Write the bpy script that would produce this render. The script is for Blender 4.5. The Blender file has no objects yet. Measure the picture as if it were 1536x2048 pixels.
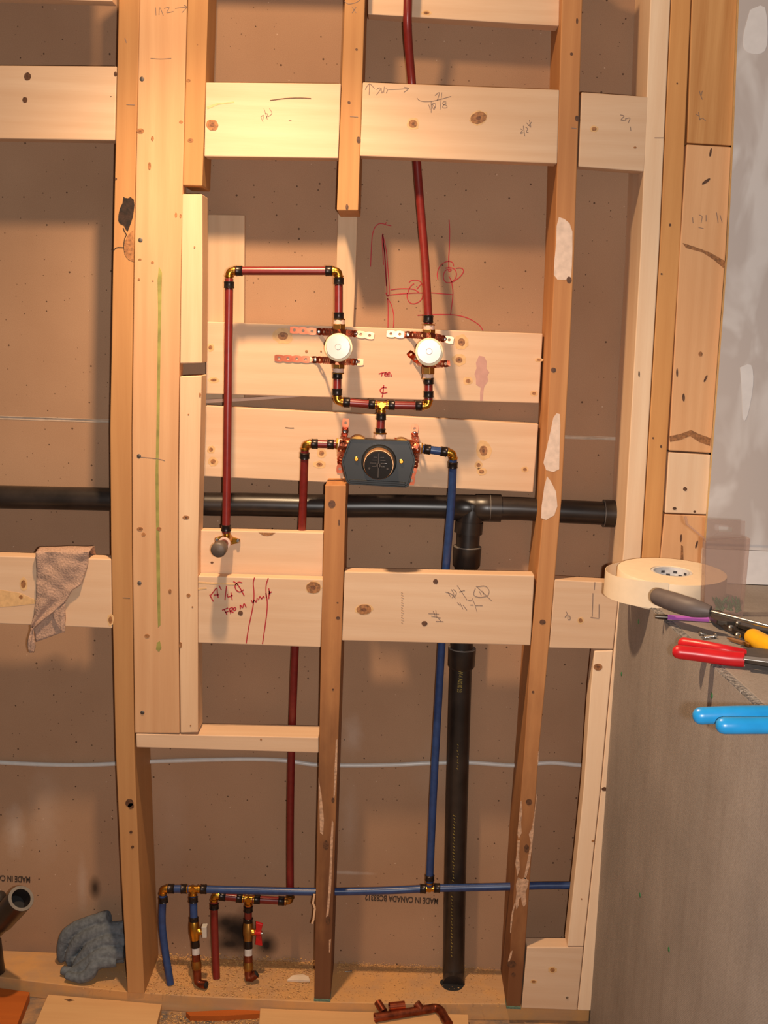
import bpy, bmesh, math, random
from mathutils import Vector, Matrix, noise
random.seed(7)
R = math.radians
SC = bpy.context.scene
COL = SC.collection

# ------------------------------------------------------------------ camera
# wall frame: X to the right along the wall, Y into the wall (0 = front of the studs), Z up from the top of the bottom plate
F_PX = 2212.76
PITCH, YAW, ROLL = .1674, -.0076, .0338
CAM = Vector((.53786, -2.12173, 1.40462))
def _rot():
    B = Matrix(((1, 0, 0), (0, 0, -1), (0, 1, 0)))
    cx, sx, cy, sy, cr, sr = math.cos(PITCH), math.sin(PITCH), math.cos(YAW), math.sin(YAW), math.cos(ROLL), math.sin(ROLL)
    Rx = Matrix(((1, 0, 0), (0, cx, -sx), (0, sx, cx)))
    Ry = Matrix(((cy, 0, -sy), (0, 1, 0), (sy, 0, cy)))
    Rz = Matrix(((cr, -sr, 0), (sr, cr, 0), (0, 0, 1)))
    return Rz @ Rx @ Ry @ B
RM = _rot()
cam_d = bpy.data.cameras.new('camera')
cam_d.sensor_fit = 'HORIZONTAL'; cam_d.sensor_width = 36; cam_d.lens = F_PX / 1536 * 36
cam_d.clip_start = .02
cam = bpy.data.objects.new('camera', cam_d); COL.objects.link(cam)
rx, ry, rz = RM[0], -RM[1], -RM[2]
cam.matrix_world = Matrix(((rx[0], ry[0], rz[0], CAM[0]), (rx[1], ry[1], rz[1], CAM[1]), (rx[2], ry[2], rz[2], CAM[2]), (0, 0, 0, 1)))
SC.camera = cam

# ------------------------------------------------------------------ light
world = bpy.data.worlds.new('world'); SC.world = world; world.use_nodes = True
world.node_tree.nodes['Background'].inputs[0].default_value = (.62, .50, .42, 1)
world.node_tree.nodes['Background'].inputs[1].default_value = .16
def point_light(name, loc, power, color, radius):
    l = bpy.data.lights.new(name, 'POINT'); l.energy = power; l.color = color; l.shadow_soft_size = radius
    o = bpy.data.objects.new(name, l); COL.objects.link(o); o.location = loc
    return o
LAMP = (.255, -.45, 2.19)                                                              # reflector pot light in the ceiling over the tub
point_light('ceiling_halogen_spill', LAMP, 15, (1.0, .64, .34), .035)
sp = bpy.data.lights.new('ceiling_halogen_beam', 'SPOT'); sp.energy = 102; sp.color = (1.0, .67, .39); sp.shadow_soft_size = .035; sp.spot_size = R(120); sp.spot_blend = 1.0
spo = bpy.data.objects.new('ceiling_halogen_beam', sp); COL.objects.link(spo); spo.location = LAMP            # points straight down
point_light('camera_flash', CAM + Vector((.055, .0, -.022)), 86.0, (1.0, .93, .87), .012)    # the flash beside the lens
SC.view_settings.view_transform = 'Standard'
try: SC.view_settings.look = 'None'
except Exception: pass
SC.view_settings.gamma = 1; SC.view_settings.use_curve_mapping = False
SC.view_settings.exposure = 0.0

# ------------------------------------------------------------------ pixel -> wall helpers
def ray(px, py):
    v = Vector(((px - 768) / F_PX, (py - 1024) / F_PX, 1))
    return RM.transposed() @ v
def W(px, py, Y=0.):
    d = ray(px, py); return CAM + d * ((Y - CAM.y) / d.y)
def WX(px, py, X):
    d = ray(px, py); return CAM + d * ((X - CAM.x) / d.x)
def WZ(px, py, Z):
    d = ray(px, py); return CAM + d * ((Z - CAM.z) / d.z)
PZ, PS = .929, -.04                                  # top of the half wall: z = PZ + PS*y
def ztop(y): return PZ + PS * y
def WT(px, py, h=0.):
    d = ray(px, py); t = (PZ + h + PS * CAM.y - CAM.z) / (d.z - PS * d.y); return CAM + d * t
def crop(ox, oy, sc, pts): return [(ox + x / sc, oy + y / sc) for x, y in pts]

# ------------------------------------------------------------------ materials
def new_mat(name):
    m = bpy.data.materials.new(name); m.use_nodes = True
    return m, m.node_tree, m.node_tree.nodes['Principled BSDF']
def lin(c):
    return tuple((x / 12.92 if x <= .04045 else ((x + .055) / 1.055) ** 2.4) for x in c) + (1,)
def rgb(r, g, b): return lin((r / 255, g / 255, b / 255))
def mix_rgb(nt, fac, a, b, blend='MIX'):
    n = nt.nodes.new('ShaderNodeMix'); n.data_type = 'RGBA'; n.blend_type = blend
    for sock, v in ((n.inputs[0], fac), (n.inputs[6], a), (n.inputs[7], b)):
        if hasattr(v, 'is_output'): nt.links.new(v, sock)
        else: sock.default_value = v
    return n.outputs[2]
def math_n(nt, op, a, b=0., clamp=False):
    n = nt.nodes.new('ShaderNodeMath'); n.operation = op; n.use_clamp = clamp
    for i, v in enumerate((a, b)):
        if hasattr(v, 'is_output'): nt.links.new(v, n.inputs[i])
        else: n.inputs[i].default_value = v
    return n.outputs[0]
def coords(nt, scale=(1, 1, 1), rnd=True):
    tc = nt.nodes.new('ShaderNodeTexCoord'); v = tc.outputs['Object']
    if rnd:
        oi = nt.nodes.new('ShaderNodeObjectInfo')
        ad = nt.nodes.new('ShaderNodeVectorMath'); ad.operation = 'ADD'
        cm = nt.nodes.new('ShaderNodeCombineXYZ')
        for i, k in enumerate((3.1, 5.3, 8.7)): nt.links.new(math_n(nt, 'MULTIPLY', oi.outputs['Random'], k), cm.inputs[i])
        nt.links.new(v, ad.inputs[0]); nt.links.new(cm.outputs[0], ad.inputs[1]); v = ad.outputs[0]
    mp = nt.nodes.new('ShaderNodeMapping'); mp.inputs['Scale'].default_value = scale
    nt.links.new(v, mp.inputs[0])
    return mp.outputs[0]
def noise_n(nt, vec, scale, detail=3., rough=.5, dist=0.):
    n = nt.nodes.new('ShaderNodeTexNoise'); n.inputs['Scale'].default_value = scale
    n.inputs['Detail'].default_value = detail; n.inputs['Roughness'].default_value = rough; n.inputs['Distortion'].default_value = dist
    nt.links.new(vec, n.inputs['Vector']); return n.outputs['Fac']
def ramp(nt, fac, lo, hi):
    n = nt.nodes.new('ShaderNodeMapRange'); n.inputs[1].default_value = lo; n.inputs[2].default_value = hi
    nt.links.new(fac, n.inputs[0]); return n.outputs[0]
def bump(nt, b, h, strength=.2, dist=.001):
    n = nt.nodes.new('ShaderNodeBump'); n.inputs['Strength'].default_value = strength; n.inputs['Distance'].default_value = dist
    nt.links.new(h, n.inputs['Height']); nt.links.new(n.outputs[0], b.inputs['Normal'])

def wood(name, light, dark, axis='Z', ring=.5, stain=None, rough=.62):
    m, nt, b = new_mat(name)
    s = (1, 1, .045) if axis == 'Z' else (.045, 1, 1) if axis == 'X' else (1, .045, 1)
    v = coords(nt, s)
    n1 = noise_n(nt, v, 42, 4, .6, .4)
    wv = nt.nodes.new('ShaderNodeTexWave'); wv.bands_direction = 'X' if axis != 'X' else 'Z'
    wv.inputs['Scale'].default_value = 11; wv.inputs['Distortion'].default_value = 14; wv.inputs['Detail'].default_value = 2.5
    wv.inputs['Detail Scale'].default_value = .7
    nt.links.new(v, wv.inputs['Vector'])
    f = math_n(nt, 'ADD', math_n(nt, 'MULTIPLY', ramp(nt, n1, .3, .75), .65), math_n(nt, 'MULTIPLY', wv.outputs['Fac'], .3))
    f = math_n(nt, 'MULTIPLY', f, ring, True)
    c = mix_rgb(nt, f, light, dark)
    big = noise_n(nt, coords(nt, (1, 1, .3) if axis == 'Z' else (.3, 1, 1)), 9, 2)
    c = mix_rgb(nt, ramp(nt, big, .35, .8), c, mix_rgb(nt, .35, c, dark))
    fine = noise_n(nt, v, 420, 2)
    c = mix_rgb(nt, math_n(nt, 'MULTIPLY', ramp(nt, fine, .35, .75), .22), c, mix_rgb(nt, .5, c, dark))
    if stain:                                          # old water stain rising from the foot of the stud: (colour, z0, z1)
        col, z0, z1 = stain
        tc = nt.nodes.new('ShaderNodeTexCoord'); sp = nt.nodes.new('ShaderNodeSeparateXYZ'); nt.links.new(tc.outputs['Object'], sp.inputs[0])
        nz = noise_n(nt, coords(nt, (1, 1, .35)), 16, 4, .6)
        zz = math_n(nt, 'ADD', sp.outputs[2], math_n(nt, 'MULTIPLY', math_n(nt, 'SUBTRACT', nz, .5), .9))
        c = mix_rgb(nt, math_n(nt, 'MULTIPLY', ramp(nt, zz, z1, z0), .85, True), c, col)
    nt.links.new(c, b.inputs['Base Color'])
    b.inputs['Roughness'].default_value = rough; b.inputs['Specular IOR Level'].default_value = .3
    bump(nt, b, n1, .25, .0012)
    return m
def plain(name, col, rough=.5, metal=0., var=.12, nscale=60, spec=.5, bmp=0.):
    m, nt, b = new_mat(name)
    n = noise_n(nt, coords(nt, (1, 1, 1), False), nscale, 3)
    d = tuple(x * (1 - var * 2) for x in col[:3]) + (1,)
    nt.links.new(mix_rgb(nt, ramp(nt, n, .35, .7), col, d), b.inputs['Base Color'])
    b.inputs['Roughness'].default_value = rough; b.inputs['Metallic'].default_value = metal
    b.inputs['Specular IOR Level'].default_value = spec
    if bmp: bump(nt, b, n, bmp, .002)
    return m

M = {}
M['pale_h'] = wood('pine_pale_horizontal', rgb(222, 192, 162), rgb(194, 150, 112), 'X', .45)
M['pale_v'] = wood('pine_pale_vertical', rgb(228, 194, 158), rgb(196, 146, 104), 'Z', .45)
M['cream_v'] = wood('spruce_cream_vertical', rgb(246, 218, 186), rgb(216, 170, 128), 'Z', .4)
M['amber_v'] = wood('fir_amber_vertical', rgb(222, 164, 102), rgb(188, 124, 66), 'Z', .55)
M['tan_v'] = wood('pine_tan_vertical', rgb(214, 170, 128), rgb(182, 128, 86), 'Z', .5)
M['rose_v'] = wood('pine_rose_vertical', rgb(236, 186, 138), rgb(202, 142, 92), 'Z', .5)
M['orange_v'] = wood('fir_orange_vertical', rgb(190, 142, 92), rgb(158, 106, 62), 'Z', .55)
M['orange_grain'] = wood('fir_striped_vertical', rgb(232, 180, 120), rgb(178, 116, 60), 'Z', .95)
M['stained_v'] = wood('fir_stained_vertical', rgb(196, 140, 88), rgb(150, 94, 54), 'Z', .7, (rgb(84, 50, 34), .2, .9))
M['stained_r'] = wood('fir_stained_right', rgb(202, 146, 94), rgb(160, 102, 60), 'Z', .6, (rgb(100, 58, 34), .05, .75))
M['plate'] = wood('plate_wood', rgb(196, 156, 114), rgb(160, 112, 72), 'X', .5)
M['ply'] = wood('plywood_face', rgb(214, 172, 122), rgb(186, 136, 88), 'X', .5)
M['ply_orange'] = wood('hardwood_orange', rgb(186, 98, 36), rgb(140, 64, 20), 'X', .6)
M['grey_wood'] = wood('pine_weathered', rgb(206, 176, 144), rgb(170, 134, 100), 'Z', .45)

def drywall_paper():
    m, nt, b = new_mat('drywall_back_paper')
    v = coords(nt, (1, 1, 1), False)
    n = noise_n(nt, v, 3.5, 4); f = noise_n(nt, v, 700, 2)
    c = mix_rgb(nt, ramp(nt, n, .3, .7), rgb(176, 140, 111), rgb(162, 126, 98))
    c = mix_rgb(nt, math_n(nt, 'MULTIPLY', ramp(nt, f, .3, .7), .25), c, rgb(120, 90, 68))
    # dark wood-fibre flecks in the recycled paper
    tc = nt.nodes.new('ShaderNodeTexCoord'); sx = nt.nodes.new('ShaderNodeSeparateXYZ'); nt.links.new(tc.outputs['Object'], sx.inputs[0])
    cb = nt.nodes.new('ShaderNodeCombineXYZ'); nt.links.new(sx.outputs[0], cb.inputs[0]); nt.links.new(sx.outputs[2], cb.inputs[1])
    for sc_, ch, thr, k_, amt, col in ((24, 0, .40, .085, .8, rgb(66, 44, 32)), (41, 1, .62, .17, .6, rgb(84, 58, 42)), (19, 2, .72, .09, .5, rgb(222, 196, 172))):
        vo = nt.nodes.new('ShaderNodeTexVoronoi'); vo.voronoi_dimensions = '2D'; vo.inputs['Scale'].default_value = sc_; nt.links.new(cb.outputs[0], vo.inputs['Vector'])
        sp = nt.nodes.new('ShaderNodeSeparateColor'); nt.links.new(vo.outputs['Color'], sp.inputs[0])
        fl = math_n(nt, 'LESS_THAN', vo.outputs['Distance'], math_n(nt, 'MULTIPLY', math_n(nt, 'SUBTRACT', sp.outputs[ch], thr), k_))
        c = mix_rgb(nt, math_n(nt, 'MULTIPLY', fl, amt), c, col)
    return m, nt, b, c
def ellipse_mask(nt, p, rx_, rz_, soft=.6, ang=0., wob=.25):
    """soft-edged blotch around a point of the sheet (object space = wall space)"""
    tc = nt.nodes.new('ShaderNodeTexCoord')
    mp = nt.nodes.new('ShaderNodeMapping'); mp.vector_type = 'TEXTURE'
    mp.inputs['Location'].default_value = (p[0], 0, p[2]); mp.inputs['Rotation'].default_value = (0, ang, 0); mp.inputs['Scale'].default_value = (rx_, 1000, rz_)
    nt.links.new(tc.outputs['Object'], mp.inputs[0])
    ln = nt.nodes.new('ShaderNodeVectorMath'); ln.operation = 'LENGTH'; nt.links.new(mp.outputs[0], ln.inputs[0])
    n = noise_n(nt, coords(nt, (1, 1, 1), False), 55, 3)
    d = math_n(nt, 'ADD', ln.outputs['Value'], math_n(nt, 'MULTIPLY', math_n(nt, 'SUBTRACT', n, .5), wob * 2))
    return ramp(nt, d, 1 + soft * .5, 1 - soft)
def build_paper():
    m, nt, b, c = drywall_paper()
    def blot(px, py, a, z, col, amt, soft=.6, ang=0., wob=.25):
        nonlocal c
        k = ellipse_mask(nt, W(px, py, .14), a, z, soft, ang, wob)
        c = mix_rgb(nt, math_n(nt, 'MULTIPLY', k, amt, True), c, col)
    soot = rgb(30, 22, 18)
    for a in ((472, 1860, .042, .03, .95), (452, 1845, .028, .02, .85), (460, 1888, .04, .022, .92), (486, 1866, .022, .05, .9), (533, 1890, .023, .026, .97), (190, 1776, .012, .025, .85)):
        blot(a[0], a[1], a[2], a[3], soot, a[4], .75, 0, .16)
    for a in ((30, 1660, .02, .05, .35), (165, 1770, .01, .06, .22), (90, 1620, .03, .1, .14), (705, 1470, .02, .04, .25), (690, 1745, .05, .004, .45), (60, 1470, .1, .006, .0), (880, 1540, .05, .06, .10), (700, 1640, .015, .07, .14), (345, 1650, .03, .1, .07)):
        blot(a[0], a[1], a[2], a[3], rgb(205, 190, 178), a[4], .8, 0, .5)
    blot(60, 1930, .08, .05, rgb(96, 92, 88), .5, .8)
    nt.links.new(c, b.inputs['Base Color']); b.inputs['Roughness'].default_value = .8; b.inputs['Specular IOR Level'].default_value = .25
    return m
M['paper'] = build_paper()
M['gypsum'] = plain('gypsum_edge', rgb(196, 176, 156), .9)
def drywall_paint():
    m, nt, b = new_mat('primed_drywall')
    v = coords(nt, (1, 1, .5), False)
    n = noise_n(nt, v, 11, 3, .5, .6)
    c = mix_rgb(nt, ramp(nt, n, .5, .62), rgb(196, 186, 182), rgb(216, 210, 208))
    nt.links.new(c, b.inputs['Base Color']); b.inputs['Roughness'].default_value = .6
    bump(nt, b, n, .1, .001); return m
M['paint'] = drywall_paint()
M['white_sheet'] = plain('white_sheet', rgb(232, 228, 228), .5, var=.03)
M['drywall_edge'] = plain('drywall_edge_paper', rgb(214, 188, 140), .8, var=.1)
def cement():
    m, nt, b = new_mat('cement_board')
    v = coords(nt, (1, 1, 1), False)
    n = noise_n(nt, v, 5, 5, .6); f = noise_n(nt, v, 350, 2)
    st = noise_n(nt, coords(nt, (1, 1, .12), False), 28, 4, .6)
    c = mix_rgb(nt, ramp(nt, n, .3, .7), rgb(162, 153, 147), rgb(142, 134, 129))
    c = mix_rgb(nt, math_n(nt, 'MULTIPLY', ramp(nt, st, .45, .75), .25), c, rgb(112, 98, 88))
    c = mix_rgb(nt, math_n(nt, 'MULTIPLY', ramp(nt, f, .35, .7), .3), c, rgb(104, 92, 84))
    w = nt.nodes.new('ShaderNodeTexWave'); w.wave_type = 'BANDS'; w.bands_direction = 'DIAGONAL'; w.inputs['Scale'].default_value = 160; w.inputs['Distortion'].default_value = 2
    nt.links.new(v, w.inputs['Vector'])
    nt.links.new(c, b.inputs['Base Color']); b.inputs['Roughness'].default_value = .75; b.inputs['Specular IOR Level'].default_value = .3
    bump(nt, b, math_n(nt, 'ADD', f, math_n(nt, 'MULTIPLY', w.outputs['Fac'], .4)), .35, .001); return m
M['cement'] = cement()
def aggregate():
    m, nt, b = new_mat('cement_board_cut_edge')
    v = coords(nt, (1, 1, 1), False)
    vo = nt.nodes.new('ShaderNodeTexVoronoi'); vo.inputs['Scale'].default_value = 320; nt.links.new(v, vo.inputs['Vector'])
    sp = nt.nodes.new('ShaderNodeSeparateColor'); nt.links.new(vo.outputs['Color'], sp.inputs[0])
    nt.links.new(mix_rgb(nt, sp.outputs[0], rgb(74, 74, 78), rgb(160, 156, 154)), b.inputs['Base Color']); b.inputs['Roughness'].default_value = .9
    bump(nt, b, vo.outputs['Distance'], .6, .002); return m
M['aggregate'] = aggregate()
def floor_dirt():
    m, nt, b = new_mat('dusty_subfloor')
    v = coords(nt, (1, 1, 1), False); n = noise_n(nt, v, 14, 5, .65)
    nt.links.new(mix_rgb(nt, ramp(nt, n, .4, .62), rgb(104, 94, 86), rgb(176, 134, 90)), b.inputs['Base Color']); b.inputs['Roughness'].default_value = .9
    bump(nt, b, n, .4, .004); return m
M['floor'] = floor_dirt()
def plate_mat():
    m = M['plate']; nt = m.node_tree; b = nt.nodes['Principled BSDF']
    src = b.inputs['Base Color'].links[0].from_socket
    n = noise_n(nt, coords(nt, (1, 1, 1), False), 13, 5, .65)
    nt.links.new(mix_rgb(nt, math_n(nt, 'MULTIPLY', ramp(nt, n, .42, .6), .7), src, rgb(206, 152, 92)), b.inputs['Base Color'])
plate_mat()

M['pex_red'] = plain('pex_red', rgb(122, 36, 31), .32, var=.1, nscale=90)
M['pex_blue'] = plain('pex_blue', rgb(42, 66, 114), .35, var=.12, nscale=90)
M['pex_white'] = plain('tube_white', rgb(206, 202, 198), .35, var=.04)
M['brass'] = plain('brass', rgb(206, 150, 60), .3, 1., .12)
M['brass_dull'] = plain('brass_dull', rgb(172, 122, 58), .42, .9, .2)
M['crimp'] = plain('crimp_black', rgb(52, 44, 42), .32, .7, .15)
M['copper'] = plain('copper_strap', rgb(196, 104, 74), .28, 1., .15)
M['sleeve'] = plain('peach_brass', rgb(222, 168, 120), .35, .7, .08)
M['copper_old'] = plain('copper_old', rgb(150, 76, 50), .4, .85, .3)
M['steel'] = plain('steel', rgb(190, 188, 184), .3, 1., .1)
M['steel_dark'] = plain('steel_dark', rgb(96, 88, 80), .38, .9, .2)
M['screw'] = plain('screw_grey', rgb(104, 94, 88), .5, .5, .2)
M['abs'] = plain('abs_black', rgb(46, 38, 34), .34, var=.25, nscale=25)
M['abs_rim'] = plain('abs_glue_rim', rgb(120, 112, 104), .5)
M['opening_shade'] = plain('opening_shade', rgb(26, 24, 24), .8)  # near-black colour that paints the shade inside openings
M['pvc'] = plain('thread_tape_white', rgb(226, 190, 172), .6, var=.08)
M['white_band'] = plain('white_thread_band', rgb(196, 188, 184), .6)
M['disc_cream'] = plain('cream_ring', rgb(234, 214, 176), .4, var=.03)
M['disc_white'] = plain('white_plastic_cap', rgb(208, 200, 196), .28, var=.05, nscale=30)
M['guard'] = plain('black_plastic_guard', rgb(37, 37, 37), .38, var=.06, nscale=20, spec=.35)
M['black_gloss'] = plain('black_gloss_cap', rgb(30, 26, 24), .15, var=.05)
M['dial_shine'] = plain('dial_relief_shine', rgb(70, 62, 58), .2, var=.05)  # lighter than the cap, paints the shine on its raised marks
M['rubber'] = plain('rubber_brown_grey', rgb(96, 82, 72), .5, var=.1)
M['red_handle'] = plain('red_handle', rgb(186, 20, 26), .4, var=.06)
M['grey_handle'] = plain('grey_handle', rgb(196, 188, 176), .4, var=.04)
M['red_ink'] = plain('red_marker_ink', rgb(176, 34, 44), .7, var=.1)
M['pencil'] = plain('pencil_graphite', rgb(140, 116, 104), .7)
M['stamp'] = plain('black_stamp_ink', rgb(74, 56, 44), .9, var=.2, nscale=300)
M['yellow_ink'] = plain('yellow_pipe_print', rgb(150, 130, 60), .7, var=.3, nscale=400)
M['faint_ink'] = plain('faint_grey_stamp', rgb(196, 160, 128), .8)
M['green_mark'] = plain('green_crayon', rgb(158, 150, 78), .7, var=.2, nscale=40)
M['knot'] = plain('knot_brown', rgb(172, 116, 68), .6, var=.28, nscale=220)
M['knot_core'] = plain('knot_core', rgb(130, 80, 46), .6, var=.3, nscale=220)
M['knot_dark'] = plain('knot_dark', rgb(104, 66, 40), .6, var=.3, nscale=220)
M['knot_halo'] = plain('knot_halo', rgb(224, 180, 126), .62, var=.1, nscale=120)
M['bark'] = plain('bark_pocket', rgb(50, 30, 20), .8, var=.4, nscale=120, bmp=.6)
M['plaster'] = plain('plaster_smear', rgb(232, 206, 188), .75, var=.1, nscale=70)
M['plaster_thin'] = plain('plaster_crust', rgb(206, 164, 132), .85, var=.22, nscale=160, bmp=.5)
M['mauve'] = plain('mauve_stain', rgb(196, 150, 138), .65, var=.06)
M['teal'] = plain('teal_sill_foam', rgb(96, 124, 108), .85, var=.2, nscale=200)
M['towel'] = plain('towel_beige', rgb(184, 150, 130), .95, var=.14, nscale=260, bmp=.9)
M['rag'] = plain('grey_blue_rag', rgb(104, 110, 116), .95, var=.2, nscale=120, bmp=.8)
M['paper_tape'] = plain('joint_tape_paper', rgb(240, 218, 188), .7, var=.03)
M['tape_core'] = plain('tape_core_white', rgb(226, 222, 220), .6)
M['ink'] = plain('dark_print', rgb(70, 66, 70), .7)
M['grip_grey'] = plain('grey_rubber_grip', rgb(98, 88, 86), .55, var=.08)
M['grip_dark'] = plain('grip_marking', rgb(58, 52, 52), .6)
M['purple'] = plain('purple_barrel', rgb(170, 92, 176), .35, var=.04)
M['yellow'] = plain('yellow_grip', rgb(238, 178, 12), .4, var=.05)
M['red_grip'] = plain('red_grip', rgb(194, 24, 32), .35, var=.05)
M['blue_grip'] = plain('blue_grip', rgb(34, 142, 206), .32, var=.05)
M['pencil_wood'] = plain('brown_pencil', rgb(128, 84, 48), .5, var=.15)
M['green_screw'] = plain('green_coated_screw', rgb(58, 128, 84), .45, .1, .2, 200)
M['tissue'] = plain('white_scrap', rgb(220, 196, 170), .8, var=.06)
M['dust'] = plain('sawdust', rgb(214, 164, 102), .9, var=.25, nscale=180)
M['shim'] = plain('grey_shim', rgb(200, 172, 152), .6, var=.06)
def clear_plastic():
    m, nt, b = new_mat('clear_plastic')
    b.inputs['Base Color'].default_value = rgb(206, 180, 168); b.inputs['Roughness'].default_value = .12
    tr = nt.nodes.new('ShaderNodeBsdfTransparent'); tr.inputs[0].default_value = (.93, .90, .89, 1)
    mx = nt.nodes.new('ShaderNodeMixShader'); mx.inputs[0].default_value = .17
    out = nt.nodes['Material Output']
    nt.links.new(tr.outputs[0], mx.inputs[1]); nt.links.new(b.outputs[0], mx.inputs[2]); nt.links.new(mx.outputs[0], out.inputs[0])
    return m
M['clear'] = clear_plastic()

# ------------------------------------------------------------------ object helpers
ORG = {}
def tag(o, label=None, cat=None, group=None, kind=None):
    if label: o['label'] = label
    if cat: o['category'] = cat
    if group: o['group'] = group
    if kind: o['kind'] = kind
    return o
def thing(name, label, cat, loc, group=None):
    o = bpy.data.objects.new(name, None); o.empty_display_size = .03; COL.objects.link(o)
    o.location = loc; ORG[o] = Vector(loc)
    return tag(o, label, cat, group)
class MB:
    """collects geometry in wall coordinates"""
    def __init__(s): s.v = []; s.f = []; s.m = []
    def add(s, vs, fs, mi=0):
        k = len(s.v); s.v += [Vector(x) for x in vs]
        for f in fs: s.f.append(tuple(i + k for i in f)); s.m.append(mi)
        return s
    def box(s, a, b, mi=0):
        x0, y0, z0 = a; x1, y1, z1 = b
        return s.add([(x0, y0, z0), (x1, y0, z0), (x1, y1, z0), (x0, y1, z0), (x0, y0, z1), (x1, y0, z1), (x1, y1, z1), (x0, y1, z1)],
                     [(0, 3, 2, 1), (4, 5, 6, 7), (0, 1, 5, 4), (1, 2, 6, 5), (2, 3, 7, 6), (3, 0, 4, 7)], mi)
    def prism(s, poly, y0, y1, mi=0):
        """poly: [(x,z)...] extruded from depth y0 to y1"""
        n = len(poly)
        vs = [(x, y0, z) for x, z in poly] + [(x, y1, z) for x, z in poly]
        return s.add(vs, [tuple(range(n)), tuple(range(2 * n - 1, n - 1, -1))] + [(i, (i + 1) % n, (i + 1) % n + n, i + n)[::-1] for i in range(n)], mi)
    def tube(s, pts, r, seg=16, caps=True, mi=0, smooth_path=0):
        pts = [Vector(p) for p in pts]
        if smooth_path: pts = spline(pts, smooth_path)
        n = len(pts); rr = r if isinstance(r, (list, tuple)) else [r] * n
        if len(rr) != n: rr = [rr[min(len(rr) - 1, int(i * len(rr) / n))] for i in range(n)]
        t0 = (pts[1] - pts[0]).normalized()
        u = t0.orthogonal().normalized()
        k = len(s.v)
        for i, p in enumerate(pts):
            t = ((pts[min(i + 1, n - 1)] - p).normalized() + (p - pts[max(i - 1, 0)]).normalized()).normalized() if 0 < i < n - 1 else ((pts[1] - pts[0]) if i == 0 else (pts[-1] - pts[-2])).normalized()
            u = (u - t * u.dot(t)).normalized(); w = t.cross(u)
            for j in range(seg):
                a = 2 * math.pi * j / seg
                s.v.append(p + (u * math.cos(a) + w * math.sin(a)) * rr[i])
        for i in range(n - 1):
            for j in range(seg):
                a = k + i * seg + j; b_ = k + i * seg + (j + 1) % seg
                s.f.append((a, b_, b_ + seg, a + seg)); s.m.append(mi)
        if caps:
            s.f.append(tuple(k + j for j in range(seg))[::-1]); s.m.append(mi)
            s.f.append(tuple(k + (n - 1) * seg + j for j in range(seg))); s.m.append(mi)
        return s
    def lathe(s, p, d, prof, seg=24, mi=0, closed=True):
        """prof: [(distance along d, radius)...]"""
        p = Vector(p); d = Vector(d).normalized(); u = d.orthogonal().normalized(); w = d.cross(u); k = len(s.v); n = len(prof)
        for t, r in prof:
            for j in range(seg):
                a = 2 * math.pi * j / seg; s.v.append(p + d * t + (u * math.cos(a) + w * math.sin(a)) * max(r, 1e-5))
        for i in range(n - 1):
            for j in range(seg):
                a = k + i * seg + j; b_ = k + i * seg + (j + 1) % seg
                s.f.append((a, b_, b_ + seg, a + seg)); s.m.append(mi)
        if closed:
            s.f.append(tuple(k + j for j in range(seg))[::-1]); s.m.append(mi)
            s.f.append(tuple(k + (n - 1) * seg + j for j in range(seg))); s.m.append(mi)
        return s
    def build(s, name, mats, parent=None, bevel=0., smooth=None, loc=None, fix=True):
        if not isinstance(mats, (list, tuple)): mats = [mats]
        if parent is not None: org = ORG[parent]
        elif loc is not None: org = Vector(loc)
        else:
            xs = [v.x for v in s.v]; ys = [v.y for v in s.v]; zs = [v.z for v in s.v]
            org = Vector(((min(xs) + max(xs)) / 2, (min(ys) + max(ys)) / 2, min(zs)))
        me = bpy.data.meshes.new(name)
        me.from_pydata([v - org for v in s.v], [], s.f)
        for m in mats: me.materials.append(m)
        for p, mi in zip(me.polygons, s.m): p.material_index = mi
        if fix:
            bm = bmesh.new(); bm.from_mesh(me); bmesh.ops.recalc_face_normals(bm, faces=bm.faces); bm.to_mesh(me); bm.free()
        if smooth:
            for p in me.polygons: p.use_smooth = True
            me.set_sharp_from_angle(angle=R(smooth))
        me.update()
        o = bpy.data.objects.new(name, me); COL.objects.link(o); ORG[o] = org
        if parent is not None: o.parent = parent
        else: o.location = org
        if bevel:
            b = o.modifiers.new('edge', 'BEVEL'); b.width = bevel; b.segments = 2; b.limit_method = 'ANGLE'; b.angle_limit = R(50)
        return o
def spline(pts, k):
    out = []; n = len(pts)
    for i in range(n - 1):
        p0, p1, p2, p3 = pts[max(i - 1, 0)], pts[i], pts[i + 1], pts[min(i + 2, n - 1)]
        for j in range(k):
            t = j / k
            out.append(.5 * ((2 * p1) + (p2 - p0) * t + (2 * p0 - 5 * p1 + 4 * p2 - p3) * t * t + (3 * p1 - p0 - 3 * p2 + p3) * t ** 3))
    out.append(pts[-1]); return out
def resample(pts, n):
    pts = [Vector(p) for p in pts]
    L = [0]
    for a, b in zip(pts, pts[1:]): L.append(L[-1] + (b - a).length)
    out = []
    for i in range(n):
        d = L[-1] * i / (n - 1); k = 0
        while k < len(L) - 2 and L[k + 1] < d: k += 1
        t = (d - L[k]) / max(L[k + 1] - L[k], 1e-9); out.append(pts[k].lerp(pts[k + 1], min(t, 1)))
    return out

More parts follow.
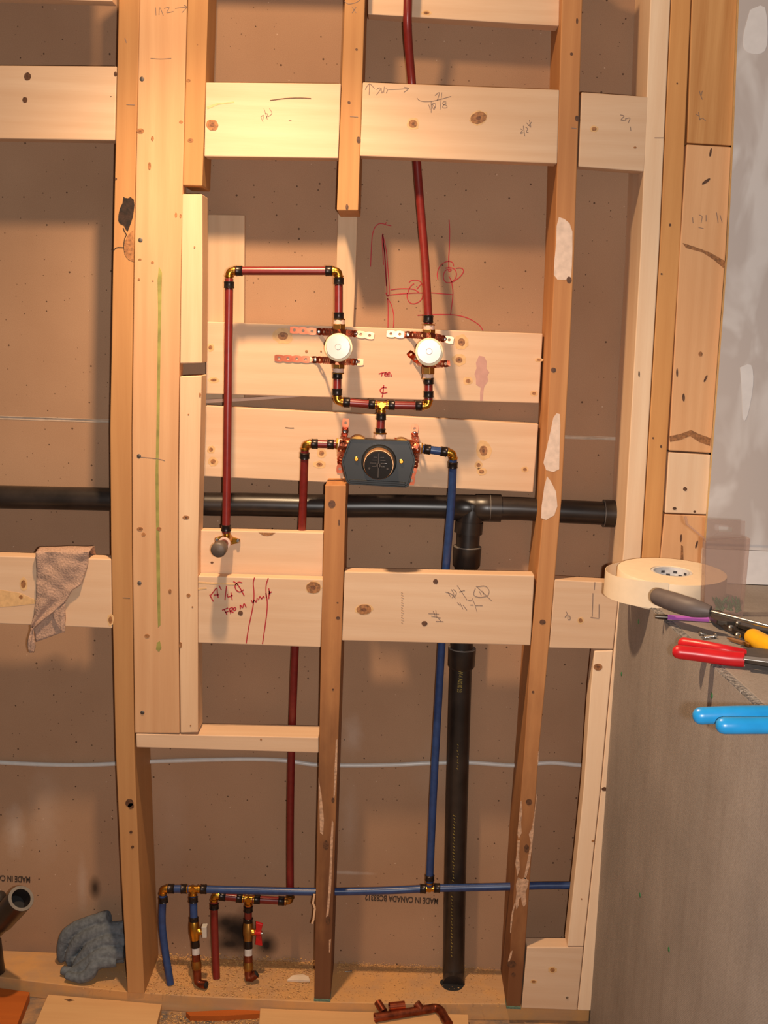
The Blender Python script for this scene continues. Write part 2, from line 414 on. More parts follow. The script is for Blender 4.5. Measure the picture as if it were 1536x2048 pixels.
def board(name, label, cat, Lp, Rp, Y0, T, mat, base=False, group=None, bevel=.0018, width=None):
    """timber whose front face follows two edges measured on the photograph, at depth Y0, T deep"""
    L = [W(x, y, Y0) for x, y in Lp]
    Rr = [W(x, y, Y0) for x, y in Rp] if Rp else [p + Vector((width, 0, 0)) for p in L]
    if base: L[-1].z = Rr[-1].z = 0.
    n = len(L); mb = MB()
    vs = L + Rr + [p + Vector((0, T, 0)) for p in L] + [p + Vector((0, T, 0)) for p in Rr]
    fs = []
    for i in range(n - 1):
        fs += [(i, i + 1, n + i + 1, n + i), (2 * n + i, 3 * n + i, 3 * n + i + 1, 2 * n + i + 1), (i, 2 * n + i, 2 * n + i + 1, i + 1), (n + i, n + i + 1, 3 * n + i + 1, 3 * n + i)]
    fs += [(0, n, 3 * n, 2 * n), (n - 1, 3 * n - 1, 4 * n - 1, 2 * n - 1)]
    mb.add(vs, fs)
    o = mb.build(name, mat, None, bevel)
    return tag(o, label, cat, group)
def patch(parent, name, pts, Y, mats, lift=.0004, smooth=0, label=None):
    """a flat mark (knot, smear, stain) lying on the face at depth Y, outline in pixels"""
    P = [W(x, y, Y) for x, y in pts]
    if smooth: P = spline(P + [P[0]], smooth)[:-1]
    mb = MB(); mb.prism([(p.x, p.z) for p in P], Y - lift, Y + .0006)
    o = mb.build(name, mats, parent)
    if label: o['label'] = label
    return o
def knot(parent, px, py, a, b=None, ang=0., Y=0., dark=False, halo=1.7, name='knot'):
    b = b or a; mb = MB(); rnd = random.Random(int(px * 31 + py))
    def ring(k, wob):
        out = []
        for j in range(16):
            t = 2 * math.pi * j / 16; f = k * (1 + rnd.uniform(-wob, wob)); x = a * f * math.cos(t); y = b * f * math.sin(t)
            ca, sa = math.cos(R(ang)), math.sin(R(ang)); p = W(px + x * ca - y * sa, py + x * sa + y * ca, Y); out.append((p.x, p.z))
        return out
    if halo > 1 and a > 3.5 and not dark and 'horizontal' in parent.active_material.name: mb.prism(ring(halo, .12), Y - .00025, Y + .0006, 0)
    mb.prism(ring(1, .06), Y - .0006, Y + .0006, 1)
    if a > 5 and not dark: mb.prism(ring(.34, .12), Y - .0008, Y + .0006, 2)
    return mb.build(name, [M['knot_halo'], M['knot_dark'] if dark else M['knot'], M['knot_core']], parent)
def screw_head(parent, px, py, r=.004, Y=0., mat=None, name='screw'):
    p = W(px, py, Y); mb = MB(); mb.lathe((p.x, Y + .002, p.z), (0, -1, 0), [(0, r), (.0026, r), (.0032, r * .8)], 12)
    return mb.build(name, mat or M['screw'], parent, smooth=40)
def ribbon(mb, P, w, Y, lift=.0006):
    n = len(P); vs = []
    for i, p in enumerate(P):
        t = (P[min(i + 1, n - 1)] - P[max(i - 1, 0)]); t = Vector((t.x, 0, t.z)); t = t.normalized() if t.length > 1e-9 else Vector((1, 0, 0))
        nn = Vector((-t.z, 0, t.x)) * w / 2
        for q in (p + nn, p - nn):
            vs.append((q.x, Y - lift, q.z)); vs.append((q.x, Y + .0004, q.z))
    fs = []
    for i in range(n - 1):
        k = 4 * i
        fs += [(k, k + 2, k + 6, k + 4), (k, k + 4, k + 5, k + 1), (k + 2, k + 3, k + 7, k + 6)]
    fs += [(0, 1, 3, 2), (4 * n - 4, 4 * n - 2, 4 * n - 1, 4 * n - 3)]
    mb.add(vs, fs)
def writing(parent, name, strokes, Y, mat, w=.0016, smooth=4, label=None):
    groups = []                                        # strokes that lie together are one mark
    for s in strokes:
        hit = [g for g in groups if any(math.hypot(a[0] - b[0], a[1] - b[1]) < 26 for t in g for a in t for b in s)]
        groups = [g for g in groups if g not in hit] + [sum(hit, []) + [s]]
    for g in groups:
        mb = MB()
        for s in g:
            P = [W(x, y, Y) for x, y in s]
            if smooth and len(P) > 2: P = spline(P, smooth)
            ribbon(mb, P, w, Y)
        o = mb.build(name, mat, parent)
        if label: o['label'] = label
    return o
def text(parent, name, string, pos, size, ang, Y, mat, axis_right=None, label=None, xscale=1.):
    """flat print on the face at depth Y; pos = left end of the base line, ang turns it in the wall plane"""
    cu = bpy.data.curves.new(name, 'FONT'); cu.body = string; cu.size = size; cu.offset = size * .03
    t = bpy.data.objects.new(name + '_tmp', cu); COL.objects.link(t)
    dg = bpy.context.evaluated_depsgraph_get(); dg.update()
    me0 = bpy.data.meshes.new_from_object(t.evaluated_get(dg))
    mb = MB(); ca, sa = math.cos(R(ang)), math.sin(R(ang))
    vs = []
    for v in me0.vertices:
        x, z = v.co.x * xscale, v.co.y
        vs.append((pos[0] + x * ca - z * sa, Y - .0006, pos[2] + x * sa + z * ca))
    mb.add(vs, [tuple(p.vertices) for p in me0.polygons])
    bpy.data.objects.remove(t); bpy.data.curves.remove(cu)
    o = mb.build(name, mat, parent, fix=False)
    if label: o['label'] = label
    return o

# ------------------------------------------------------------------ the setting
D = .14
seam = W(120, 839.5, D).z
wb = bpy.data.objects.new('wall_back', None); COL.objects.link(wb); wb['kind'] = 'structure'; ORG[wb] = Vector((0, 0, 0))
MB().box((-.62, D, seam + .002), (1.55, D + .0127, 2.42)).build('drywall_panel', M['paper'], wb)
panel_low = MB().box((-.62, D, -.04), (1.55, D + .0127, seam - .002)).build('drywall_panel', M['paper'], wb)
MB().box((-.62, D + .0015, seam - .0035), (1.55, D + .0120, seam + .0035)).build('panel_joint', M['gypsum'], wb)
mb = MB()                                                            # pale torn paper lip along the joint
for dz, t in ((.0028, .0011), (-.003, .0008)): mb.box((-.62, D - .0005, seam + dz), (1.55, D + .004, seam + dz + t))
mb.build('joint_edge', M['gypsum'], wb)
for s_, px, py in (('MADE IN CANADA BC83312', 877, 1797), ('MADE IN CANADA BC83312', 61, 1754)):
    p = W(px, py, D); o = text(wb, 'stamped_print', s_, p, .0195, 180 - 1.2, D, M['stamp'], xscale=.66, label='upside-down black stamp on the brown paper')
sk = [[(370, 188), (320, 178), (270, 163), (220, 165), (180, 200), (155, 260), (140, 350), (132, 500), (125, 670)], [(300, 165), (312, 145)],
      [(268, 280), (262, 350), (270, 500), (278, 650)], [(268, 290), (300, 600), (310, 800), (318, 960)], [(270, 295), (310, 480), (330, 700), (345, 900), (345, 1005)],
      [(268, 300), (285, 480), (300, 700), (312, 900)], [(318, 960), (320, 1020), (340, 1010)], [(305, 975), (318, 1010), (345, 1005)],
      [(345, 1005), (500, 990), (650, 980), (740, 980)], [(740, 978), (850, 978), (1000, 992), (1095, 1000)], [(360, 945), (450, 932), (560, 930), (640, 940), (695, 975)],
      [(640, 870), (600, 900), (570, 960), (555, 1020), (575, 1080), (620, 1108), (680, 1095), (730, 1050), (745, 980), (740, 900), (710, 845), (650, 828), (600, 838), (580, 860)],
      [(670, 935), (700, 900), (720, 875)], [(1052, 115), (1060, 250), (1055, 450), (1048, 560), (1048, 680)],
      [(920, 825), (912, 760), (930, 690), (980, 630), (1050, 605), (1095, 625), (1105, 665)],
      [(1005, 690), (1050, 680), (1110, 695), (1138, 740), (1130, 800), (1090, 845), (1040, 860), (1000, 840), (985, 790), (1000, 730), (1040, 700), (1080, 705), (1060, 725), (1040, 715)],
      [(1130, 690), (1180, 685), (1215, 700), (1220, 735), (1180, 790), (1120, 835), (1085, 855)], [(1050, 785), (1075, 830), (1090, 900), (1098, 980), (1090, 1080), (1070, 1235)],
      [(680, 1245), (760, 1240), (900, 1235), (1080, 1237), (1200, 1255), (1300, 1290), (1390, 1345), (1430, 1385), (1450, 1425)],
      [(325, 1040), (332, 1150), (330, 1390)], [(325, 1045), (370, 1120), (395, 1220), (400, 1290), (395, 1390)]]
writing(wb, 'marker_sketch', [crop(720, 420, 5.908, s) for s in sk], D, M['red_ink'], .0018, label='red marker plumbing sketch on brown paper')

fl = MB().box((-.9, -1.7, -.06), (1.55, D, -.038)).build('floor', M['floor']); fl['kind'] = 'structure'

# bottom plate: front edge as it runs on the photograph
fe = [(-60, 1948), (0, 1954), (70, 1963), (160, 1973), (260, 1984), (400, 1993), (523, 1999), (631, 2004), (800, 2007), (1043, 2008), (1180, 2010)]
fr = [WZ(x, y, 0) for x, y in fe]
mb = MB(); n = len(fr)
vs = [(p.x, p.y, 0) for p in fr] + [(p.x, D, 0) for p in fr] + [(p.x, p.y, -.038) for p in fr] + [(p.x, D, -.038) for p in fr]
fs = []
for i in range(n - 1): fs += [(i, i + 1, n + i + 1, n + i), (2 * n + i, 3 * n + i, 3 * n + i + 1, 2 * n + i + 1), (i, 2 * n + i, 2 * n + i + 1, i + 1), (n + i, n + i + 1, 3 * n + i + 1, 3 * n + i)]
fs += [(0, n, 3 * n, 2 * n), (n - 1, 3 * n - 1, 4 * n - 1, 2 * n - 1)]
plate = tag(mb.add(vs, fs).build('bottom_plate', M['plate'], None, .0015), 'long bottom plate of the framed wall strewn with sawdust', 'plate')

# unseen blocking above the left and middle bays, added for the shade on the paper
for nm, x0, x1, y0, z0 in (('unseen_blocking_1', -.62, W(236, 0).x - .002, -.032, 1.957), ('unseen_blocking_2', W(418, -60).x + .002, W(691, -60).x - .002, .0, 2.046)):  # left one stands proud of the studs so its shade reaches lower
    MB().box((x0, y0, z0), (x1, y0 + .032, z0 + .14)).build(nm, M['pale_h'], None, .0015)['kind'] = 'structure'

# ------------------------------------------------------------------ framing timbers
A = board('wall_stud', 'orange stud with a black bark pocket, left edge of the doubled post', 'stud',
          [(238.5, -60), (226, 520), (220, 860), (222, 1100), (231, 1500), (243, 1760), (255, 1982)],
          [(281, -60), (267, 520), (262.5, 860), (263.5, 1100), (268.5, 1500), (279, 1760), (289, 1983)], 0, D, M['orange_v'], True)
patch(A, 'bark_pocket', crop(200, 340, 6.826, [(320, 365), (345, 380), (385, 385), (415, 368), (462, 405), (470, 480), (462, 560), (450, 640), (425, 720), (380, 840), (345, 800), (330, 760), (270, 730), (250, 690), (252, 620), (270, 530), (310, 450)]), 0, M['bark'], .0008, label='black bark pocket')
patch(A, 'knot', crop(200, 340, 6.826, [(375, 900), (420, 850), (455, 820), (458, 1250), (400, 1230), (350, 1180), (330, 1100), (330, 1020)]), 0, M['knot'], .0008)
writing(A, 'crack', [crop(200, 340, 6.826, s) for s in ([(318, 790), (335, 840), (360, 885), (340, 930), (328, 1000), (330, 1080), (345, 1160)], [(180, 1105), (230, 1060), (325, 1060)])], 0, M['bark'], .0016)
for a in ((232, 358, 2.2), (259, 1606, 8), (262, 1612, 6), (262, 1664, 3), (265, 1694, 3)): knot(A, a[0], a[1], a[2], None, 0, 0, True, 1.5)
writing(A, 'pencil_mark', [[(250, 76), (253, 86)], [(253, 209), (270, 210)], [(246, 1195), (260, 1196)]], 0, M['pencil'], .0012)

Bd = board('flat_post_board', 'wide pale board set flat beside the bark-pocket stud, with a green streak', 'board',
           [(280.5, -60), (268.3, 520), (264, 860), (264.8, 1100), (269.7, 1466)], [(375.5, -60), (362, 520), (356, 900), (355.5, 1100), (359, 1467)], 0, .038, M['tan_v'])
for x, y in ((284, 158), (281, 480), (278, 912), (279, 1166), (285, 1425)): screw_head(Bd, x, y, .0042)
patch(Bd, 'green_streak', [(318, 533), (324, 545), (323, 600), (321, 700), (319, 850), (317, 940), (318, 1020), (320, 1130), (321, 1250), (316, 1255), (313, 1150), (312, 1040), (311, 950), (313, 850), (315, 720), (316, 620), (315, 560)], 0, M['green_mark'], label='green crayon streak')
patch(Bd, 'green_streak', [(314, 1285), (320, 1282), (323, 1296), (318, 1304), (312, 1298)], 0, M['green_mark'])
for a in ((281, 262, 7, 5), (305, 277, 3, 5), (299, 332, 3, 8), (280, 519, 3, 2), (305, 525, 3, 3), (278, 559, 2.5, 2.5), (306, 562, 1.5, 1.5), (362, 244, 4, 3), (352, 430, 2.5, 5), (280, 1058, 6, 4), (287, 1069, 4, 4), (318, 1058, 5, 4), (340, 1183, 3, 5), (294, 1272, 5, 4)): knot(Bd, a[0], a[1], a[2], a[3])
writing(Bd, 'pencil_mark', [crop(0, 0, 2.954, s) for s in ([(920, 45), (922, 90)], [(940, 88), (945, 45), (965, 92)], [(970, 50), (1000, 45), (985, 75), (1025, 68)], [(1035, 50), (1100, 42)], [(1085, 30), (1103, 43), (1075, 75)], [(890, 345), (950, 349), (1012, 345)])] + [[(281, 914), (312, 917), (330, 921)]], 0, M['pencil'], .001)

C1 = board('narrow_stud', 'upper narrow orange stud ending above a gap, beside the wide flat board', 'stud', [(377, -60), (365.5, 371)], [(418.5, -60), (404.5, 372)], 0, .089, M['orange_v'])
for a in ((377, 161, 4, 3), (381, 281, 6, 4), (395, 89, 1.2, 1.2)): knot(C1, a[0], a[1], a[2], a[3])
C2 = board('narrow_stud', 'middle short piece of narrow stud between the two gaps', 'stud', [(364.5, 388), (362, 560), (360, 727)], [(404.5, 388), (405, 560), (404, 726)], .001, .06, M['pale_v'])
for a in ((353 + 8, 432, 2, 4), (389, 494, 1.5, 1.5)): knot(C2, a[0], a[1], a[2], a[3])
C3 = board('narrow_stud', 'lower narrow pale stud standing on the short sill', 'stud', [(359.5, 753), (357, 1000), (357, 1100), (360.8, 1466)], [(403.5, 751), (398, 1000), (395.5, 1100), (396, 1465)], 0, .055, M['pale_v'])
for a in ((377, 829, 1.5, 1.5), (400, 790, 2, 5), (372, 1035, 7, 4), (377, 1191, 4, 4), (385, 1214, 1.6, 1.6), (361, 1290, 3, 6), (381, 1451, 1.5, 1.5)): knot(C3, a[0], a[1], a[2], a[3])
Sill = board('short_sill', 'short horizontal sill under the flat board and narrow stud', 'sill', [(272, 1467.5), (273, 1495)], [(637, 1475), (637, 1506)], 0, .068, M['pale_h'])
for a in ((522, 1479, 2, 2),): knot(Sill, a[0], a[1], a[2], a[3])

E_ = board('wall_stud', 'upper centre orange stud sawn off short above the valves', 'stud', [(691.5, -60), (689.4, 0), (673.5, 421)], [(732, -60), (730, 0), (716.5, 421)], 0, .126, M['orange_v'])
for a in ((713, 99, 2.5, 2.5), (698, 205, 3, 3), (717, 280, 4, 7), (694, 414, 3, 6)): knot(E_, a[0], a[1], a[2], a[3], 0, 0, True)
writing(E_, 'pencil_mark', [[(700, 233), (716, 234)], [(689, 3), (697, 8), (712, 5), (722, -2)], [(704, 14), (712, 26)], [(712, 14), (704, 26)]], 0, M['pencil'], .001)
Nt = board('backing_strip', 'pale strip left on the brown drywall below the sawn-off centre stud', 'board', [(675.5, 424), (672, 560), (668, 645), (664, 822)], [(715, 424), (711, 560), (707, 645), (703, 822)], .128, .011, M['grey_wood'])
Fs = board('wall_stud', 'lower centre stud, dark water stain at its foot, black guard just above its top', 'stud', [(650, 970), (643, 1240), (638, 1500), (632, 1760), (628.5, 1996)], [(692.5, 970), (684.5, 1240), (676, 1500), (668, 1760), (660.5, 1997)], 0, D, M['stained_v'], True)
for a in ((664, 1008, 7, 8), (676, 1236, 4, 3), (652, 1690, 6, 9), (666, 1600, 3, 5), (678, 1045, 1.5, 6), (656, 1840, 5, 8), (666, 1379, 2, 2), (675, 1205, 2, 1)): knot(Fs, a[0], a[1], a[2], a[3], 0, 0, True, 1.5)
patch(Fs, 'plaster_crust', [(672, 1480), (675, 1478), (674, 1540), (670, 1590), (667, 1600), (669, 1540)], 0, M['plaster_thin'])
patch(Fs, 'plaster_crust', [(637, 1555), (643, 1590), (648, 1640), (646, 1670), (640, 1665), (639, 1620)], 0, M['plaster_thin'])
patch(Fs, 'plaster_crust', [(664, 1640), (667, 1645), (665, 1710), (662, 1780), (656, 1840), (652, 1835), (657, 1780), (660, 1720), (661, 1680)], 0, M['plaster_thin'])
patch(Fs, 'plaster_crust', [(658, 1880), (662, 1878), (660, 1905), (658, 1905)], 0, M['plaster_thin'])
MB().box((W(628, 1996).x, -.004, .0002), (W(661, 1996).x, .03, .004)).build('sill_foam', M['teal'], Fs)
mb = MB()                                                            # splinters torn from the left arris
for s in ([(629, 1788), (626, 1805), (630, 1815)], [(630, 1815), (627, 1838), (624, 1846)]): ribbon(mb, [W(x, y, .004) for x, y in s], .004, .004, .003)
mb.build('splinter', M['pale_v'], Fs)

Rs = board('wall_stud', 'long stud with white plaster smears standing right of the valves', 'stud',
           [(1125, -60), (1123.6, 0), (1109, 520), (1101, 700), (1088, 1000), (1062, 1290), (1048.5, 1500), (1033, 1700), (1023, 1850), (1013.6, 2006)],
           [(1167, -60), (1165, 0), (1148, 520), (1139.5, 700), (1123, 1000), (1098, 1290), (1078, 1500), (1064, 1700), (1053.7, 1850), (1042, 2006)], 0, D, M['stained_r'], True)
for a in ((1143, 108, 3, 3), (1154, 237, 4, 6), (1138, 560, 5, 7), (1107, 740, 5, 5), (1085, 1244, 6, 5), (1066, 1384, 2.5, 2.5), (1058, 1604, 6, 6), (1053, 1697, 5, 8), (1023, 1928, 9, 7), (1027, 1949, 4, 4), (1154, 42, 2, 6)): knot(Rs, a[0], a[1], a[2], a[3], 0, 0, True, 1.5)
s5 = lambda pts: crop(1020, 380, 2.767, pts)
patch(Rs, 'plaster_smear', s5([(270, 150), (300, 160), (330, 185), (345, 230), (345, 330), (342, 420), (338, 485), (300, 498), (262, 495), (243, 470), (245, 400), (255, 300), (258, 200)]), 0, M['plaster'], label='white plaster smear')
patch(Rs, 'plaster_smear', s5([(258, 1235), (275, 1240), (278, 1300), (275, 1400), (272, 1545), (240, 1560), (200, 1550), (185, 1510), (200, 1440), (225, 1330), (240, 1260)]), 0, M['plaster'])
patch(Rs, 'plaster_smear', s5([(205, 1585), (225, 1610), (255, 1670), (262, 1750), (245, 1800), (200, 1825), (172, 1815), (175, 1750), (190, 1640)]), 0, M['plaster'])
s6 = lambda pts: crop(980, 1500, 3.867, pts)
for pl in ([(235, 400), (245, 390), (250, 480), (240, 560), (245, 640), (222, 690), (212, 650), (220, 560), (228, 480)], [(212, 700), (232, 700), (225, 800), (230, 920), (210, 980), (205, 930), (195, 880), (208, 800)],
           [(360, 340), (365, 345), (345, 520), (335, 650), (318, 800), (305, 900), (275, 1000), (262, 990), (290, 850), (315, 720), (300, 650), (325, 600), (345, 470)],
           [(215, 985), (245, 1000), (270, 985), (300, 1010), (290, 1060), (275, 1100), (280, 1190), (262, 1215), (248, 1190), (240, 1140), (225, 1150), (222, 1200), (205, 1235), (195, 1190), (205, 1100), (200, 1040)],
           [(190, 1180), (196, 1190), (178, 1270), (168, 1360), (162, 1420), (155, 1410), (158, 1330), (170, 1250)], [(160, 1560), (175, 1550), (165, 1600), (148, 1640), (138, 1640), (150, 1590)], [(372, 10), (378, 10), (372, 120), (366, 115)]):
    patch(Rs, 'plaster_crust', s6(pl), 0, M['plaster_thin'])
MB().box((W(1013, 2006).x, -.004, .0002), (W(1042, 2006).x, .03, .004)).build('sill_foam', M['teal'], Rs)
writing(Rs, 'pencil_mark', [[(1143, 256), (1153, 257)]], 0, M['pencil'], .0012)

G = board('wall_stud', 'pale stud at the right end of the open bays, behind the half wall', 'stud',
          [(1303, -60), (1301, 0), (1281, 500), (1247, 1100), (1227.5, 1300), (1220, 1380), (1203, 1570), (1189, 1700), (1169, 1890), (1156, 2008)],
          [(1343, -60), (1341, 0), (1318, 500), (1283, 1100), (1264, 1300), (1256, 1380), (1239, 1570), (1224, 1700), (1203, 1890), (1190, 2008)], 0, D, M['cream_v'], True)
for a in ((1209, 1578, 6, 4), (1278, 748, 1.5, 6)): knot(G, a[0], a[1], a[2], a[3], 0, 0, True, 1.3)
writing(G, 'pencil_mark', [[(1309, 276), (1328, 276)]], 0, M['pencil'], .0014)
K = board('wall_stud', 'darker orange stud squeezed between the pale end stud and the stacked blocks', 'stud', [(1344.5, -60), (1342.3, 0), (1319.5, 500), (1284.5, 1100), (1272, 1240)], [(1384.5, -60), (1382, 0), (1360, 500), (1321, 1100), (1309, 1240)],   .001, .089, M['amber_v'])
for a in ((1354, 167, 1.5, 2), (1340, 450, 2, 3), (1323, 548, 2, 2), (1306, 876, 1.5, 2), (1322, 893, 2, 3)): knot(K, a[0], a[1], a[2], a[3], 0, .001, True)
filler = []
for lab, l, r_, mt in (('long striped filler block at the top right beside the primed drywall', [(1386.5, -60), (1384, 0), (1374.5, 285.5)], [(1478, -60), (1475, 0), (1463.5, 291)], 'orange_grain'),
                       ('tall middle filler block with a dark branch scar, right side', [(1373.5, 288.5), (1358.5, 520), (1338, 901)], [(1463, 294), (1452, 500), (1422, 906)], 'rose_v'),
                       ('short square filler block with one knot, right side', [(1337.5, 904.5), (1330, 1026)], [(1421.5, 909.5), (1415, 1029)], 'cream_v'),
                       ('lowest filler block, right side, cut off by the half wall', [(1329.5, 1028.5), (1322, 1100), (1309.5, 1240)], [(1414.5, 1031.5), (1408, 1100), (1397, 1240)], 'rose_v')):
    filler.append(board('filler_block', lab, 'block', l, r_, .0, .038, M[mt], group='blocks stacked between the right studs and the drywall'))
knot(filler[1], 1412, 363, 10, 3, -35, 0, True); knot(filler[1], 1421, 305, 2, 9, 10, 0, True, 1.2); knot(filler[1], 1411, 757, 2, 8, 25, 0, True); knot(filler[1], 1367, 795, 2.5, 8, 0, 0, True); knot(filler[1], 1354, 745, 1.8, 9, 0, 0, True); knot(filler[1], 1401, 708, 4, 5)
patch(filler[1], 'branch_scar', [(1365, 486), (1385, 492), (1420, 505), (1450, 522), (1451, 540), (1428, 520), (1405, 505), (1372, 496)], 0, M['knot'])
patch(filler[1], 'branch_scar', [(1339, 872), (1360, 868), (1382, 860), (1398, 868), (1421, 876), (1420, 892), (1398, 884), (1380, 872), (1360, 880), (1340, 884)], 0, M['knot'])
knot(filler[2], 1370, 978, 4, 4, 0, 0, True); knot(filler[2], 1349, 1017, 4, 3, 0, 0, True); knot(filler[2], 1389, 1023, 2.5, 2.5, 0, 0, True)
knot(filler[3], 1362, 1076, 2, 8, 5, 0, True); knot(filler[3], 1393, 1089, 2, 8, 15, 0, True); patch(filler[3], 'branch_scar', [(1362, 1090), (1366, 1092), (1367, 1122), (1361, 1122)], 0, M['knot'])
writing(filler[0], 'pencil_mark', [crop(1380, 0, 5.12, s) for s in ([(95, 930), (110, 980), (125, 930)], [(110, 980), (125, 1020)], [(60, 1170), (95, 1190)], [(85, 1150), (100, 1230)], [(100, 1225), (125, 1210), (160, 1238)])], 0, M['pencil'], .001)
writing(filler[1], 'pencil_mark', [[(1385, 435), (1386, 446)], [(1398, 430), (1404, 433), (1402, 446)], [(1412, 430), (1412, 443)], [(1433, 425), (1436, 446)], [(1440, 430), (1444, 445)], [(1397, 455), (1407, 457)]], 0, M['pencil'], .001)

H = board('cripple_stud', 'short pale stud standing on the low block, left of the half wall', 'stud', [(1189, 1302), (1181, 1380), (1168, 1570), (1155, 1700), (1134.5, 1893)], [(1226, 1301), (1218.5, 1380), (1201.5, 1570), (1187.5, 1700), (1167, 1893)], 0, .038, M['cream_v'])
for a in ((1196, 1334, 9, 7), (1163, 1798, 1.5, 1.5), (1186, 1682, 3, 2)): knot(H, a[0], a[1], a[2], a[3])
J = board('low_block', 'low wide block on the plate between the smeared stud and the end stud', 'block', [(1054, 1894.5), (1043.5, 2006)], [(1167, 1894.5), (1155, 2007)], 0, .036, M['pale_h'], True)
for a in ((1067, 1963, 4, 2.5), (1105, 1940, 5, 4)): knot(J, a[0], a[1], a[2], a[3])
screw_head(J, 1134, 1995, .003, 0, M['steel'])

def blk(label, tl, tr, br, bl, Y0=0., T=.038, mat='pale_h', name='blocking'):
    return board(name, label, 'block', [tl, bl], [tr, br], Y0, T, M[mat])
LU = blk('upper blocking left of the bark-pocket stud, two dark knots', (-40, 130.5), (233.5, 132.5), (229.5, 281), (-40, 276.5))
for a in ((55, 153, 7, 8), (50, 200, 5, 6), (231, 148, 3, 5), (222, 193, 1, 1)): knot(LU, a[0], a[1], a[2], a[3], 0, 0, True)
LL = blk('lower blocking at the left that carries the beige towel', (-40, 1111), (222, 1118.5), (224, 1257), (-40, 1246))
for a in ((47, 1168, 5, 8), (42, 1194, 4, 4), (221, 1240, 4, 7)): knot(LL, a[0], a[1], a[2], a[3])
patch(LL, 'branch_scar', [(-10, 1178), (40, 1186), (72, 1200), (74, 1207), (30, 1212), (-10, 1215)], 0, M['knot_halo'])
TB = blk('topmost blocking behind the red riser pipe, cut by the top of the picture', (737, -80), (1121, -70), (1118, 52), (735.5, 28.5), .03)
knot(TB, 853, 26, 6, 3, 0, .03)
B1a = blk('upper blocking between the flat post and the sawn-off centre stud', (411.5, 164.5), (682, 167), (676.5, 316.5), (408.5, 313))
knot(B1a, 424.5, 250, 12.5, 11, 20, 0, False, 1.0)
writing(B1a, 'crack', [[(540, 201), (570, 197), (600, 196), (622, 197)]], 0, M['knot_dark'], .0016)
writing(B1a, 'pencil_mark', [crop(400, 0, 2.954, s) for s in ([(360, 690), (372, 720)], [(360, 690), (375, 680), (372, 705)], [(378, 640), (398, 705)], [(385, 670), (400, 675), (390, 700)], [(410, 640), (425, 670), (400, 690)], [(525, 712), (540, 712)])], 0, M['pencil'], .001)
patch(B1a, 'branch_scar', crop(400, 0, 2.954, [(40, 630), (100, 610), (200, 600), (205, 607), (110, 618), (45, 645)]), 0, M['knot_halo'])
B1b = blk('long upper blocking with two round knots, between centre and right studs', (725.5, 164), (1119, 179.5), (1114.5, 327), (720, 312))
knot(B1b, 957, 236, 16.5, 12, -18, 0, False, 1.18); knot(B1b, 826, 247.5, 8.5, 8, 0, 0, False, 1.5)
p1 = lambda pts: crop(700, 150, 5.12, pts)
writing(B1b, 'pencil_mark', [p1(s) for s in ([(198, 88), (195, 205)], [(155, 150), (198, 90), (250, 138)], [(272, 150), (300, 130), (310, 150), (270, 205)], [(320, 135), (325, 185), (340, 160)], [(350, 120), (345, 180)], [(365, 140), (385, 150), (370, 185)], [(390, 148), (500, 146), (600, 138)], [(555, 125), (600, 138), (550, 178)],
             [(685, 235), (710, 260), (760, 272), (830, 270), (900, 255), (960, 240), (1035, 218)], [(805, 305), (820, 355)], [(830, 270), (830, 385)], [(838, 300), (850, 345), (865, 345), (875, 300), (850, 290), (838, 310)], [(845, 300), (872, 340)], [(870, 210), (915, 180), (892, 260)], [(940, 180), (920, 355)], [(985, 275), (955, 275), (950, 300), (985, 310), (990, 335), (950, 335), (955, 310), (985, 290)])]
        + [crop(720, 0, 3.339, s) for s in ([(1070, 860), (1085, 870), (1070, 890), (1090, 885)], [(1090, 840), (1100, 910)], [(1105, 850), (1120, 860), (1110, 880), (1125, 885)], [(1110, 820), (1140, 850)], [(1125, 840), (1145, 815)], [(1130, 800), (1140, 845)])], 0, M['pencil'], .001, label='pencil arrow and crossed-out measurement')
B1c = blk('short upper blocking right of the plaster-smeared stud', (1163, 184), (1297, 193.5), (1289, 343), (1157, 333))
for a in ((1188, 258, 5, 4), (1270, 295, 3, 2)): knot(B1c, a[0], a[1], a[2], a[3])
writing(B1c, 'pencil_mark', [crop(900, 0, 2.415, s) for s in ([(822, 555), (840, 560), (825, 580), (850, 580)], [(845, 575), (868, 570), (860, 595)], [(870, 612), (873, 632)])], 0, M['pencil'], .0011)
Yb = .096
B2 = blk('recessed blocking that carries the two round valves', (411.5, 643), (1085.5, 667), (1078, 806.5), (411.5, 788), Yb, .03)
for a in ((566, 672, 10, 8), (421, 695, 4, 4), (427, 760, 6, 3), (613, 703, 3, 3), (642, 703, 2, 2), (923, 684, 7, 8), (918, 720, 7, 6), (936, 762, 5, 4), (1078, 720, 4, 2), (1068, 787, 4, 3)): knot(B2, a[0], a[1], a[2], a[3], 0, Yb, False, 2.0)
s3 = lambda pts: crop(900, 500, 2.415, pts)
patch(B2, 'stain', s3([(140, 510), (165, 515), (178, 540), (175, 570), (190, 590), (180, 610), (185, 630), (165, 660), (160, 690), (158, 728), (145, 728), (145, 690), (148, 665), (125, 650), (125, 620), (118, 600), (128, 570), (125, 545)]), Yb, M['mauve'], .0003, label='mauve stain')
s4 = lambda pts: crop(540, 600, 3.657, pts)
writing(B2, 'marker_writing', [s4(s) for s in ([(795, 541), (820, 533), (850, 531)], [(822, 534), (815, 558)], [(838, 547), (855, 541), (852, 531), (840, 540), (840, 555), (858, 555)], [(860, 546), (876, 539), (872, 526), (860, 540), (862, 556), (880, 552)], [(885, 543), (889, 560)],
        [(852, 642), (828, 640), (806, 655), (812, 676), (835, 682), (858, 675)], [(832, 622), (826, 680), (820, 712)])], Yb, M['red_ink'], .002, label='red marker word Tee and centre line sign')
